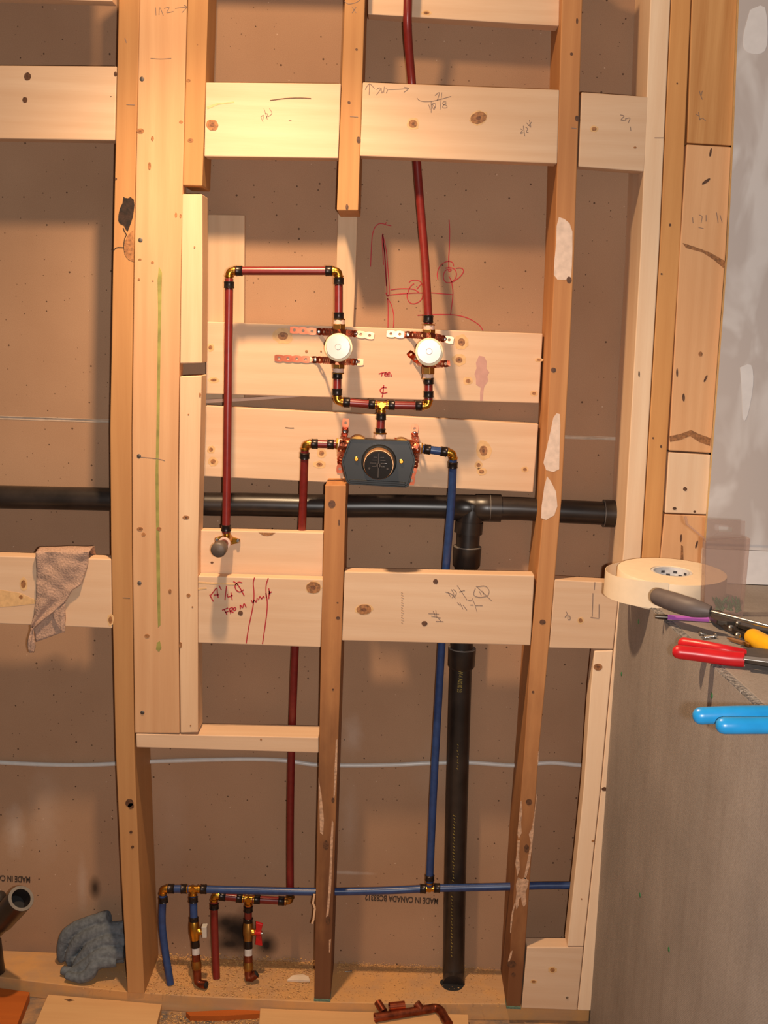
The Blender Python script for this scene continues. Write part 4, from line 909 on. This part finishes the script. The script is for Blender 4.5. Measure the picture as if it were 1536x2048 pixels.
MB().tube([a, a + d * (L - .01)], .0085, 20).build('nipple', M['copper_old'], t, smooth=50)
MB().lathe(a + d * (L - .028), d, [(0, .0125), (.003, .0142), (.022, .0150), (.026, .0145), (.0285, .011), (.0295, .0)], 28).build('rubber_cap', M['rubber'], t, smooth=50)

# black drain
Yq = .108; RD = .0238
t = thing('drain_stack', 'black plastic drain: horizontal branch and vertical stack with tee fitting', 'drain pipe', W(905, 1975, Yq))
hp = [W(x, y, Yq) for x, y in ((-60, 991), (0, 994), (120, 996.5), (222, 999), (402, 1008), (500, 1009), (640, 1012), (780, 1012), (900, 1014))]
pipe(t, hp, 'abs', 'horizontal_pipe', RD, 4)
hp2 = [W(x, y, Yq) for x, y in ((950, 1016), (1040, 1017.5), (1110, 1022), (1210, 1027), (1245, 1029.5), (1330, 1034))]
pipe(t, hp2, 'abs', 'horizontal_pipe', RD, 4)
tc = W(926, 1014, Yq); tl, tr_ = W(893, 1014, Yq), W(978, 1016, Yq); ax = (tr_ - tl).normalized()
dn = W(938, 1052, Yq)
mb = MB(); mb.lathe(tl, ax, [(0, .0275), (.016, .0275), (.018, .0262), (.058, .0262), (.06, .028), ((tr_ - tl).length, .028)], 28)
mb.tube([W(945, 1006, Yq), W(943, 1024, Yq), W(939, 1040, Yq - .002), dn], .0262, 24)
mb.build('tee_fitting', M['abs'], t, smooth=45)
MB().lathe(W(939, 1043, Yq), W(937, 1062, Yq) - W(939, 1043, Yq), [(0, .0285), (.024, .0285), (.0245, .026)], 28).build('tee_socket', M['abs'], t, smooth=45)
MB().lathe(tr_ - ax * .004, ax, [(0, .0282), (.028, .0282), (.0285, .0245)], 28).build('coupling', M['abs'], t, smooth=45)
MB().lathe(W(979, 1016, Yq), ax, [(0, .0285), (.001, .0285)], 28).build('glue_line', M['abs_rim'], t, smooth=45)
p = W(1207, 1027, Yq); MB().lathe(p, ax, [(0, .0255), (.001, .028), (.05, .028)], 28).build('coupling', M['abs'], t, smooth=45)
MB().lathe(p - ax * .0005, ax, [(0, .0282), (.001, .0284)], 28).build('glue_line', M['abs_rim'], t, smooth=45)
vp = [W(x, y, Yq) for x, y in ((937.5, 1050), (935, 1100), (931, 1160), (923.5, 1290), (921, 1340), (913.5, 1600), (909.5, 1780), (907.5, 1930))]
foot = W(907, 1978, .075); foot.z = .0002
pipe(t, vp + [foot], 'abs', 'vertical_pipe', RD, 4)
for (x, y, x2, y2, L) in ((935, 1093, 933.5, 1120, .044), (924.5, 1296, 922.5, 1330, .043)):
    p = W(x, y, Yq); d = (W(x2, y2, Yq) - p).normalized()
    MB().lathe(p, d, [(0, .0250), (.001, .0288), (L - .005, .0282), (L, .0250)], 28).build('coupling', M['abs'], t, smooth=45)
    MB().lathe(p - d * .0006, d, [(0, .0284), (.0016, .0288)], 28).build('glue_line', M['abs_rim'], t, smooth=45)
# yellow print down the pipe: on a strip of the front of the pipe
yp = .0845
text(t, 'pipe_print', 'W-4 A0210 23', W(917.5, 1341, yp), .0125, -91, yp, M['yellow_ink'], xscale=.62, label='yellow factory print')
writing(t, 'pipe_print', [[(914 + 2 * (i % 2), 1488 + 6 * i), (917 - (i % 3), 1491 + 6 * i)] for i in range(9)], yp, M['yellow_ink'], .0012)
writing(t, 'pipe_print', [[(906.5 - i * .115 + (i % 3), 1630 + 6.2 * i), (910.5 - i * .115 - (i % 2), 1633 + 6.2 * i)] for i in range(22)], yp - .001, M['yellow_ink'], .0014)
writing(t, 'pipe_print', [[(902.5 - i * .06 + (i % 2), 1792 + 6.2 * i), (906 - i * .06 - (i % 3), 1795 + 6.2 * i)] for i in range(20)], yp - .002, M['yellow_ink'], .0014)
# flat dark disc on the plate, painted for the shade in the hole
mb = MB(); k = 28
vs = [(foot.x + (.0262 + .002 * math.sin(3 * a)) * math.cos(a) - .003, foot.y + .0015 + .0252 * math.sin(a), .0006) for a in (2 * math.pi * i / k for i in range(k))]
mb.add(vs, [tuple(range(k))]); mb.build('hole', M['opening_shade'], plate, fix=False)
# thin white tube through the studs
Yw = .1345
t = thing('white_tube', 'thin white tube running through all the studs below the short sill', 'tube', W(600, 1525, Yw))
pipe(t, [W(x, y, Yw) for x, y in ((-60, 1521), (0, 1525), (60, 1528), (130, 1530), (200, 1529), (285, 1524), (360, 1521), (440, 1519), (510, 1518.5), (570, 1521), (625, 1529), (690, 1531), (780, 1530), (860, 1526.5), (930, 1525), (980, 1528), (1030, 1531), (1080, 1527), (1110, 1526), (1165, 1531), (1230, 1534))], 'pex_white', 'tube', .0047, 4)
# cut black fitting at the left edge
t = thing('drain_stub', 'cut open black drain fitting poking in at the lower left corner', 'drain pipe', W(-18, 1935, .06))
a, b = W(-34, 1880, .07), W(42, 1797, -.03); d = (b - a).normalized(); L = (b - a).length
MB().lathe(a, d, [(0, .022), (L * .5, .0235), (L * .51, .0268), (L, .0268), (L, .0195), (L - .03, .0180), (L - .031, 0.)], 28).build('branch', [M['abs']], t, smooth=45)
MB().lathe(b - d * .0008, d, [(0, .0264), (.0016, .0264), (.0016, .0200), (0, .0200)], 28, closed=False).build('cut_rim', M['abs_rim'], t, smooth=45)
MB().lathe(b - d * .0295, d, [(0, .0178), (.0008, .0178)], 24).build('bore', M['opening_shade'], t)  # darker disc paints the shade deep in the bore
f0 = W(-9, 1962, .055); f0.z = .0005
MB().tube([a + Vector((.003, -.008, .004)), W(-16, 1890, .055), W(-12, 1930, .055), f0], [.0225, .0225, .021, .021], 24).build('upright', M['abs'], t, smooth=50)
MB().lathe(W(-5, 1800, .07), W(12, 1780, .05) - W(-5, 1800, .07), [(0, .012), (.02, .012), (.022, .008)], 18).build('cleanout', M['abs'], t, smooth=45)

# ------------------------------------------------------------------ half wall at the right
XP = .990; YN = -1.06; XR = 1.46
hw = thing('half_wall', 'half wall of grey cement board at the right, tools on its top', 'half wall', (1.2, -.5, -.038))
def slab(name, x0, x1, zlo, zhi, mat, y0=YN, y1=-.0005, bevel=0.):
    """zlo/zhi: (z at y0, z at y1)"""
    mb = MB(); vs = []
    for z in (zlo, zhi): vs += [(x0, y0, z[0]), (x1, y0, z[0]), (x1, y1, z[1]), (x0, y1, z[1])]
    mb.add(vs, [(0, 3, 2, 1), (4, 5, 6, 7), (0, 1, 5, 4), (1, 2, 6, 5), (2, 3, 7, 6), (3, 0, 4, 7)])
    return mb.build(name, mat, hw, bevel)
zt_ = (ztop(YN), ztop(-.0005))
slab('face_panel', XP, XP + .0125, (-.038, -.038), (zt_[0] - .003, zt_[1] - .003), M['cement'])
slab('cut_edge', XP + .0005, XP + .0125, (zt_[0] - .003, zt_[1] - .003), (zt_[0] - .0008, zt_[1] - .0008), M['aggregate'])
slab('top_panel', XP + .0128, XR, (zt_[0] - .0125, zt_[1] - .0125), zt_, M['cement'], bevel=.001)
slab('core', XP + .0135, XR - .01, (-.038, -.038), (zt_[0] - .0135, zt_[1] - .0135), M['cement'])
for px, py in ((1424, 1391), (1243, 1348), (1277, 1243), (1280, 1790), (1338, 1899)):
    p = WX(px, py, XP); MB().lathe((XP + .001, p.y, p.z), (-1, 0, 0), [(0, .0042), (.0016, .0042), (.0022, .003)], 12).build('green_screw_head', M['green_screw'], hw, smooth=40)

# ------------------------------------------------------------------ on the half wall
def up(p, h=0.): return Vector((p.x, p.y, ztop(p.y) + h))
# roll of joint tape
hT = .050
c = WT(1343, 1142, hT); rr = abs(WT(1241, 1142, hT).x - c.x); base = up(c, .0004)
t = thing('joint_tape_roll', 'large roll of white paper joint tape overhanging the half wall', 'tape', base)
ax = Vector((0, PS, 1)).normalized(); ax = Vector((0, -PS * -1, 1)).normalized()
rh = abs(WT(1379, 1139, hT).x - WT(1303, 1139, hT).x) / 2
MB().lathe(base, ax, [(0, rh), (0, rr), (.001, rr + .0004), (hT - .001, rr + .0004), (hT, rr), (hT, rh + .0012), (hT - .003, rh)], 64, closed=False).build('paper_roll', M['paper_tape'], t, smooth=30)
MB().lathe(base, ax, [(.0, rh - .004), (.0, rh), (hT - .001, rh), (hT - .001, rh - .004), (0, rh - .004)], 40, closed=False).build('core', M['tape_core'], t, smooth=30)
for k, a0 in enumerate((20, 40, 58, 80, 98, 118)):
    mb = MB(); n = 5; zz = hT - .006 - .006 * (k % 2); vs = []
    for i in range(n):
        a = R(a0 + i * 3.2); rr2 = rh - .0043
        for dz in (0, .0045): vs.append(base + Vector((math.cos(a) * rr2, math.sin(a) * rr2, 0)) + ax * (zz - dz))
    mb.add(vs, [(2 * i, 2 * i + 1, 2 * i + 3, 2 * i + 2) for i in range(n - 1)]); mb.build('core_print', M['ink'], t, fix=False)
lo = []                                                # loose outer turn, springing away on the left
mb = MB()
for i in range(25):
    a = R(95 + i * 6.6); k = math.sin(math.pi * i / 24) ** 1.3; r2 = rr + .001 + .021 * k
    lo.append((base + Vector((math.cos(a) * r2, math.sin(a) * r2, 0)), k))
vs = []
for p, k in lo: vs += [p + ax * .001, p + ax * (hT - .001 - .004 * k), p + (p - base).normalized() * -.0006 + ax * (hT - .001 - .004 * k), p + (p - base).normalized() * -.0006 + ax * .001]
fs = []
for i in range(len(lo) - 1):
    for j in range(4): fs.append((4 * i + j, 4 * i + (j + 1) % 4, 4 * i + 4 + (j + 1) % 4, 4 * i + 4 + j))
mb.add(vs, fs); mb.build('loose_turn', M['paper_tape'], t, smooth=40)

# clear hang-tab box with green screws
bb = WT(1448, 1232); s10 = lambda pts: crop(1280, 1020, 6, pts)
yb = bb.y; t = thing('clear_box', 'clear plastic hang-tab box holding a few green screws', 'box', up(bb))
bl, br, tl_, tr_ = (W(x, y, yb) for x, y in s10([(772, 1195), (1240, 1225), (790, 372), (1325, 345)]))
zf = ztop(yb) + .001; bl.z = br.z = zf; th = .0008; dp = .020
def quadbox(name, P, off, parent=t, mat=M['clear']):
    mb = MB(); off = Vector(off); P = [Vector(p) for p in P]; vs = P + [p + off for p in P]; n = len(P)
    mb.add(vs, [tuple(range(n)), tuple(range(2 * n - 1, n - 1, -1))] + [(i, n + i, n + (i + 1) % n, (i + 1) % n) for i in range(n)]); return mb.build(name, mat, parent)
dv = Vector((0, dp, .0))
quadbox('front_face', [bl, br, tr_, tl_], (0, th, 0)); quadbox('back_face', [bl + dv, br + dv, tr_ + dv, tl_ + dv], (0, th, 0))
quadbox('side_face', [bl, tl_, tl_ + dv, bl + dv], (th, 0, 0)); quadbox('side_face', [br, tr_, tr_ + dv, br + dv], (-th, 0, 0)); quadbox('bottom_face', [bl, br, br + dv, bl + dv], (0, 0, th))
h1, h2, h3, h4 = (W(x, y, yb + dp) for x, y in s10([(800, 108), (1262, 132), (1258, 330), (795, 375)]))
k1, k2, k3, k4 = (W(x, y, yb + dp) for x, y in s10([(945, 195), (1110, 210), (1105, 262), (950, 262)]))
for nm, q_ in (('hang_tab', (h1, h2, k2, k1)), ('hang_tab', (h2, h3, k3, k2)), ('hang_tab', (h3, h4, k4, k3)), ('hang_tab', (h4, h1, k1, k4))): quadbox(nm, q_, (0, th, 0))
f1, f2, f3, f4, f5, f6 = (W(x, y, yb + dp * .6) for x, y in s10([(540, 80), (560, 75), (585, 170), (785, 340), (785, 365), (555, 180)]))
quadbox('lid_flap', [f1, f2, f3, f4, f5, f6], (0, .006, 0))
rnd = random.Random(3)
for i in range(22):
    px = rnd.uniform(1424, 1482); b = W(px, 1216 + rnd.uniform(-3, 5), yb + rnd.uniform(.005, .015)); b.z = zf + .004 + rnd.uniform(0, .006)
    px2 = px + rnd.uniform(-10, 10); d = Vector((rnd.uniform(-.7, .7), rnd.uniform(-.2, .2), 1)).normalized(); L = rnd.uniform(.018, .030)
    if not bl.x + .006 < (b + d * L).x < br.x - .006 or b.x < bl.x + .005: d = Vector((0, 0, 1))
    mb = MB(); mb.lathe(b, d, [(0, .0032), (.0012, .0036), (.003, .0017), (L * .3, .0015), (L * .32, .002), (L * .45, .0014), (L * .5, .002), (L * .62, .0014), (L * .68, .0019), (L * .8, .0012), (L, .0001)], 8)
    tag(mb.build('green_screw', M['green_screw'], None, smooth=50), 'green coated screw inside the clear plastic box', 'screw', 'green screws in the clear box')

def handle(name, pts, rad, mat, parent, flat=1., sm=5, mats=None):
    """soft-ended grip along a path"""
    P = spline([Vector(p) for p in pts], sm) if len(pts) > 2 else resample(pts, 8)
    n = len(P); rr = []
    for i in range(n):
        s = i / (n - 1); rr.append(rad(s) if callable(rad) else rad)
    mb = MB(); d = (P[0] - P[1]).normalized(); r0 = rr[0]
    pre = [P[0] + d * r0 * k for k in (.92, .75, .45)]; prr = [r0 * .3, r0 * .66, r0 * .9]
    mb.tube(pre + P, prr + rr, 16); return mb.build(name, mat, parent, smooth=60)
# screwdriver
t = thing('screwdriver', 'screwdriver with a grey rubber handle lying across the pliers', 'screwdriver', up(WT(1360, 1210)))
a, b, c2 = WT(1318, 1194, .042), WT(1375, 1213, .039), WT(1421, 1223, .037)
def rs(s): return .0150 * (1 - .05 * math.cos(s * 9)) if s < .6 else .0150 - (s - .6) / .4 * .0062
grip = handle('grip', [a, b, c2], rs, M['grip_grey'], t)
mb = MB(); vw = (CAM - b).normalized()
for i in range(9):
    p = a.lerp(c2, .14 + .045 * i) + vw * .0146; mb.add([p + Vector((-.0012, 0, -.002)), p + Vector((.0012, 0, -.002)), p + Vector((.0012, 0, .002)), p + Vector((-.0012, 0, .002))], [(0, 1, 2, 3)])
mb.build('grip_marking', M['grip_dark'], grip, fix=False)
MB().tube([c2 - (c2 - b).normalized() * .006, WT(1560, 1259, .033)], .0034, 14).build('shaft', M['steel'], t, smooth=50)
# purple pencil
t = thing('purple_pencil', 'purple barrelled pencil with a dark tip under the screwdriver', 'pencil', up(WT(1360, 1237)))
a, b = WT(1310, 1233, .005), WT(1418, 1239, .005); d = (b - a).normalized()
MB().lathe(a + d * .020, d, [(0, .0044), ((b - a).length - .02, .0044)], 6).build('barrel', M['purple'], t)
MB().lathe(a, d, [(0, .0034), (.006, .0042), (.020, .0046)], 14).build('ferrule', M['steel_dark'], t, smooth=45)
# locking pliers with yellow grips
t = thing('yellow_pliers', 'brown steel pliers with a yellow grip, at the right edge', 'pliers', up(WT(1480, 1265)))
def plate_poly(name, px, h, thick, mat, parent=t):
    P = [WT(x, y, h) for x, y in px]; mb = MB(); n = len(P)
    vs = P + [p + Vector((0, 0, thick)) for p in P]
    mb.add(vs, [tuple(range(n)), tuple(range(2 * n - 1, n - 1, -1))] + [(i, n + i, n + (i + 1) % n, (i + 1) % n) for i in range(n)]); return mb.build(name, mat, parent, .0012)
plate_poly('jaw', s10([(800, 1262), (860, 1250), (960, 1262), (1060, 1310), (1150, 1350), (1170, 1400), (1040, 1395), (920, 1380), (845, 1330)]), .008, .008, M['steel_dark'])
plate_poly('jaw', s10([(945, 1385), (1040, 1385), (1130, 1420), (1190, 1385), (1400, 1440), (1400, 1560), (1300, 1555), (1140, 1500), (1000, 1430)]), .003, .008, M['steel_dark'])
plate_poly('arm', s10([(1150, 1380), (1300, 1385), (1560, 1450), (1560, 1500), (1380, 1470), (1180, 1420)]), .012, .006, M['steel_dark'])
for x, y in s10([(1040, 1290), (1135, 1320), (1340, 1375), (1175, 1385), (1085, 1435), (1170, 1525)]):
    p = WT(x, y, .014); MB().lathe(p, (0, -.2, 1), [(0, .0042), (.005, .0042), (.0065, .0028)], 12).build('rivet', M['steel'], t, smooth=40)
handle('yellow_grip', [WT(1507, 1275, .012), WT(1525, 1285, .012), WT(1560, 1302, .012)], .0135, M['yellow'], t)
# two loose screws
for lab, (x0, y0), (x1, y1) in (('upper of two small loose screws by the red pliers', (1400, 1266), (1428, 1274)), ('lower of two small loose screws by the red pliers', (1431, 1272), (1402, 1276))):
    a, b = WT(x0, y0, .004), WT(x1, y1, .003); d = (b - a).normalized(); L = (b - a).length
    t = thing('loose_screw', lab, 'screw', up(a)); MB().lathe(a, d, [(0, .0042), (.001, .0046), (.003, .002)], 12).build('head', M['steel'], t, smooth=40)
    prof = [(.003, .0018)]
    for i in range(8): prof += [(.004 + i * (L - .008) / 8, .0017), (.0045 + (i + .5) * (L - .008) / 8, .0024)]
    MB().lathe(a, d, prof + [(L, .0002)], 10).build('thread', M['steel'], t, smooth=20)
# brown pencil stub
t = thing('pencil_stub', 'short brown pencil stub lying before the yellow grip', 'pencil', up(WT(1475, 1285)))
a, b = WT(1454, 1276, .004), WT(1502, 1291, .004); d = (b - a).normalized(); L = (b - a).length
MB().lathe(a, d, [(.0, .0006), (.012, .0036), (L - .010, .0036)], 6).build('barrel', M['pencil_wood'], t)
MB().lathe(a, d, [(L - .010, .0040), (L, .0040)], 12).build('ferrule', M['brass_dull'], t, smooth=45)
# red handled pliers
t = thing('red_pliers', 'pliers with two bright red grips hanging over the edge', 'pliers', up(WT(1440, 1310)))
handle('grip', [WT(1368, 1287, .016), WT(1400, 1291, .018), WT(1450, 1300, .018), WT(1490, 1308, .014)], lambda s: .0088 - .002 * s, M['red_grip'], t)
handle('grip', [WT(1358, 1304, .014), WT(1400, 1309, .013), WT(1450, 1316, .012), WT(1487, 1319, .012)], lambda s: .0098 + .001 * s, M['red_grip'], t)
P = [(1484, 1309), (1500, 1308), (1560, 1314), (1560, 1338), (1520, 1332), (1484, 1326)]
plate_poly('jaw', P, .006, .010, M['steel_dark'], t); plate_poly('jaw', [(1486, 1314), (1560, 1322), (1560, 1329), (1486, 1320)], .0162, .002, M['steel'], t)
# blue handled pliers
t = thing('blue_pliers', 'pliers with two light blue grips, nearest tool on the half wall', 'pliers', up(WT(1520, 1440)))
handle('grip', [WT(1402, 1431.5, .020), WT(1440, 1430, .022), WT(1500, 1428.5, .024), WT(1575, 1429, .022), WT(1680, 1436, .014)], .0098, M['blue_grip'], t)
handle('grip', [WT(1448, 1451, .020), WT(1490, 1451, .021), WT(1580, 1450, .020), WT(1680, 1444, .014)], .0094, M['blue_grip'], t)
plate_poly('jaw', [(1675, 1428), (1720, 1424), (1790, 1434), (1860, 1446), (1790, 1456), (1720, 1460), (1675, 1452)], .004, .010, M['steel_dark'], t)
MB().lathe(WT(1735, 1442, .013), (0, 0, 1), [(0, .006), (.003, .006), (.004, .004)], 14).build('pivot', M['steel'], t, smooth=40)

# ------------------------------------------------------------------ towel over the lower left block
s11 = lambda pts: crop(40, 1070, 7.68, pts)
tw = MB()
def cloth(L, Rr, rows, cols, Y, amp, fold=0., top=0):
    A_ = resample([W(x, y, 0) for x, y in L], rows); B_ = resample([W(x, y, 0) for x, y in Rr], rows); vs = []
    pre = []
    for i in range(rows):
        for j in range(cols):
            u = j / (cols - 1); p = A_[i].lerp(B_[i], u)
            y = Y - amp * (.5 + .5 * math.sin(u * 9 + i * .22 + 1.3 * math.sin(i * .15))) - amp * .8 * noise.noise(Vector((p.x * 40, i * .2, p.z * 40))) - fold * u * i / rows
            vs.append(Vector((p.x, y, p.z)))
    if top:
        back = []
        for k in range(4, 0, -1):
            for j in range(cols):
                p = vs[j]; back.append(Vector((p.x, p.y + (.05 * k / 4), p.z + .006 * math.sin(math.pi * min(k, 3) / 4) - (.02 if k == 4 else 0))))
        vs = back + vs; rows += 4
    tw.add(vs, [(i * cols + j, i * cols + j + 1, (i + 1) * cols + j + 1, (i + 1) * cols + j) for i in range(rows - 1) for j in range(cols - 1)])
cloth(s11([(265, 255), (310, 215), (290, 420), (265, 700), (262, 950), (235, 1200), (190, 1405)][0:1] + [(275, 420), (265, 700), (262, 950), (235, 1200), (190, 1405)]), s11([(1085, 245), (1050, 450), (1000, 600), (965, 735), (830, 820), (715, 1000), (520, 1170), (240, 1420)]), 40, 22, -.006, .005, 0, 1)
cloth(s11([(520, 1150), (360, 1290), (215, 1415), (250, 1640)]), s11([(700, 1040), (705, 1250), (690, 1450), (660, 1490)]), 16, 14, -.0025, .002, .0)
cloth(s11([(520, 1165), (530, 1260), (600, 1380), (655, 1490)]), s11([(715, 1020), (712, 1200), (695, 1440), (680, 1475)]), 14, 8, -.007, .002, 0)
cloth(s11([(190, 1400), (165, 1560), (145, 1690), (165, 1790)]), s11([(225, 1420), (245, 1560), (258, 1680), (215, 1785)]), 12, 7, -.008, .003, 0)
to = tw.build('hand_towel', M['towel'], None, smooth=70, fix=False)
sm = to.modifiers.new('thick', 'SOLIDIFY'); sm.thickness = .003; sm.offset = 1
tag(to, 'folded beige hand towel draped over the lower left blocking', 'towel')

# ------------------------------------------------------------------ grey rag on the plate
rag = MB()
def fold(pts, r, seg=14):
    P = spline([W(x, y, Y) for x, y, Y in pts], 6); n = len(P)
    for p in P: p.z = max(p.z, r * .75)
    rag.tube(P, [r * (.62 + .38 * min(1, 2.2 * i / (n - 1))) * (1 + .12 * noise.noise(p * 60)) for i, p in enumerate(P)], seg)
fold([(124, 1930, .10), (125, 1893, .10), (141, 1864, .105), (180, 1845, .105), (218, 1834, .10)], .0150)
fold([(136, 1934, .085), (145, 1900, .085), (168, 1876, .088), (208, 1860, .088), (249, 1856, .09)], .0155)
fold([(150, 1940, .068), (164, 1915, .068), (188, 1893, .07), (220, 1880, .07), (250, 1882, .075)], .0140)
fold([(124, 1946, .056), (148, 1944, .050), (172, 1931, .050), (200, 1910, .052), (248, 1904, .06)], .0145)
fold([(132, 1950, .034), (158, 1956, .028), (179, 1948, .030), (193, 1928, .038), (232, 1922, .05)], .0130)
fold([(134, 1935, .105), (150, 1908, .106), (188, 1882, .108), (249, 1874, .11)], .023)
fold([(145, 1940, .082), (165, 1925, .084), (195, 1905, .088), (249, 1896, .09)], .021)
fold([(150, 1945, .05), (175, 1942, .052), (205, 1922, .06), (248, 1914, .07)], .012)
ro = rag.build('crumpled_rag', M['rag'], None, smooth=80)
md = ro.modifiers.new('weld', 'REMESH'); md.mode = 'VOXEL'; md.voxel_size = .0021; md.use_smooth_shade = True
md = ro.modifiers.new('soften', 'SMOOTH'); md.iterations = 1
tag(ro, 'crumpled blue-grey rag on the plate left of the bark-pocket stud', 'rag')

# ------------------------------------------------------------------ floor: offcuts, copper, sawdust
def offcut(name, label, px, z, th, mat, group=None):
    P = [WZ(x, y, z) for x, y in px]
    for p in P:
        k = min(range(len(fr)), key=lambda i: abs(fr[i].x - p.x)); p.y = min(p.y, min(q.y for q in fr[max(k - 1, 0):k + 2]) - .0015)
    mb = MB(); n = len(P); vs = [Vector((p.x, p.y, z)) for p in P] + [Vector((p.x, p.y, z - th)) for p in P]
    mb.add(vs, [tuple(range(n)), tuple(range(2 * n - 1, n - 1, -1))] + [(i, n + i, n + (i + 1) % n, (i + 1) % n) for i in range(n)])
    return tag(mb.build(name, mat, None, .001), label, 'board')
o1 = offcut('plywood_offcut', 'pale plywood offcut with one dark slit, front left on the floor', [(98, 1985), (324, 2007), (262, 2250), (-10, 2230)], -.020, .0175, M['ply'])
P = [WZ(x, y, -.020) for x, y in ((128, 1999.5), (140, 1998), (150, 2001), (138, 2003))]
MB().add([(p.x, p.y, -.0197) for p in P], [(0, 1, 2, 3)]).build('slit', M['knot_dark'], o1, fix=False)
o2 = offcut('hardwood_offcut', 'reddish orange board in the lower left corner', [(-60, 1958), (0, 1959), (66, 1972), (30, 2060), (-30, 2200), (-160, 2200)], -.016, .0215, M['ply_orange'])
o3 = offcut('plywood_offcut', 'pale plywood offcut under the copper fitting, front centre', [(523, 2003), (660, 2006), (935, 2016), (945, 2250), (505, 2240)], -.018, .0195, M['ply'])
mb = MB(); P = [WZ(x, y, -.026) for x, y in ((372, 2024), (450, 2020), (525, 2017), (575, 2013), (640, 2012), (560, 2019), (525, 2027), (440, 2032), (380, 2032))]
n = len(P); mb.add([(p.x, p.y, -.026) for p in P] + [(p.x, p.y, -.0375) for p in P], [tuple(range(n)), tuple(range(2 * n - 1, n - 1, -1))] + [(i, n + i, n + (i + 1) % n, (i + 1) % n) for i in range(n)])
tag(mb.build('wood_sliver', M['ply_orange'], None), 'long thin orange wood sliver on the dusty floor', 'splinter')
# copper fitting
zc = -.018 + .009
s12 = lambda x, y: (440 + x / 2.954, 1880 + y / 2.954)
def cp(x, y, z=0.): return WZ(*s12(x, y), zc + z)
t = thing('copper_fitting', 'soldered piece of old copper pipe with stubs and an elbow', 'pipe', cp(1080, 440, -.009))
MB().tube([cp(925, 458), cp(1250, 405)], .0090, 18).build('main_tube', M['copper_old'], t, smooth=50)
MB().tube([cp(1240, 406), cp(1275, 402), cp(1305, 420), cp(1325, 455), cp(1352, 498)], .0092, 18, True, 0, 4).build('elbow', M['copper_old'], t, smooth=50)
a = cp(925, 458); d = (cp(925, 458) - cp(1250, 405)).normalized(); MB().lathe(a, d, [(0, .0098), (.004, .0098), (.004, .0075), (.001, .0072), (.001, 0)], 18, closed=False).build('tube_mouth', M['copper_old'], t, smooth=45)
MB().tube([cp(968, 425, .004), cp(932, 368, .012)], .0082, 16).build('stub', M['copper_old'], t, smooth=50)
MB().tube([cp(1185, 405, .004), cp(1160, 372, .014)], .0080, 16).build('stub', M['copper_old'], t, smooth=50)
a, b = cp(1000, 395, .012), cp(1090, 385, .012); d = (b - a).normalized()
MB().lathe(a, d, [(0, .0088), ((b - a).length, .0088), ((b - a).length, .0072), (.004, .0070)], 18, closed=False).build('ring_coupling', M['copper'], t, smooth=45)
# white scrap on the plate
P = [WZ(x, y, .002) for x, y in ((574, 1962), (585, 1955), (605, 1951), (617, 1957), (620, 1964), (600, 1964))]; n = len(P)
tag(MB().add([(p.x, p.y, .0008) for p in P] + [(p.x, p.y, .006 + .002 * (i % 2)) for i, p in enumerate(P)], [tuple(range(n))[::-1], tuple(range(n, 2 * n))] + [(i, (i + 1) % n, n + (i + 1) % n, n + i) for i in range(n)]).build('paper_scrap', M['tissue'], None, .001), 'small whitish scrap in the sawdust left of the stained centre stud', 'scrap')
p = WZ(703, 1944, .002); t = thing('bent_screw', 'tiny bent screw on the plate right of the stained centre stud', 'screw', (p.x, p.y, .0005))
MB().lathe((p.x, p.y, .004), (-1, -.4, .1), [(0, .003), (.001, .003), (.002, .0015), (.014, .0013), (.016, .0003)], 10).build('shank', M['steel'], t, smooth=40)
# sawdust and chips
rnd = random.Random(11); mb = MB()
def flake(x, y, z, s):
    a = rnd.uniform(0, 6.28); l = s * rnd.uniform(.5, 2.2); w = s * rnd.uniform(.35, .8); dx, dy = math.cos(a), math.sin(a); tz = rnd.uniform(-.4, .4) * l
    h = s * .4
    mb.add([(x - dx * l, y - dy * l, z - tz * .5 + h), (x - dy * w, y + dx * w, z + h * 2), (x + dx * l, y + dy * l, z + tz * .5 + h), (x + dy * w, y - dx * w, z + h * .6), (x, y, z + .0001)], [(0, 1, 2, 3), (0, 4, 1), (1, 4, 2), (2, 4, 3), (3, 4, 0)])
xa, xb = W(300, 1950, .05).x, W(625, 1960, .05).x
for i in range(2600):
    x = rnd.uniform(xa, xb); y = rnd.uniform(-.0, D - .002) if rnd.random() < .6 else D - .002 - abs(rnd.gauss(0, .022))
    if y < .0: continue
    flake(x, y, .0003 + (max(0, .012 - (D - y) * .5) * rnd.random()), rnd.uniform(.0009, .0024))
xc, xd = W(672, 1950, .05).x, W(1000, 1960, .05).x
for i in range(2200):
    x = xc + (xd - xc) * rnd.random() ** 1.2; y = rnd.uniform(0, D - .002) if rnd.random() < .35 else D - .002 - abs(rnd.gauss(0, .014))
    if y < 0: continue
    flake(x, y, .0003 + max(0, .008 - (D - y) * .5) * rnd.random(), rnd.uniform(.0007, .0016))
for i in range(1000):
    x = rnd.uniform(W(310, 2030).x, W(530, 2030).x); y = rnd.uniform(-.06, -.005); flake(x, y, -.0378, rnd.uniform(.001, .0024))
for i in range(350):
    x = rnd.uniform(W(940, 2030).x, W(1170, 2030).x); y = rnd.uniform(-.06, -.004); flake(x, y, -.0378, rnd.uniform(.001, .0022))
for i in range(120): flake(rnd.uniform(-.1, 0), rnd.uniform(.0, .13), .0003, rnd.uniform(.0008, .0018))
sd = mb.build('sawdust', M['dust'], None, fix=False); tag(sd, 'yellow sawdust and wood chips scattered over the bottom plate', 'sawdust', None, 'stuff')
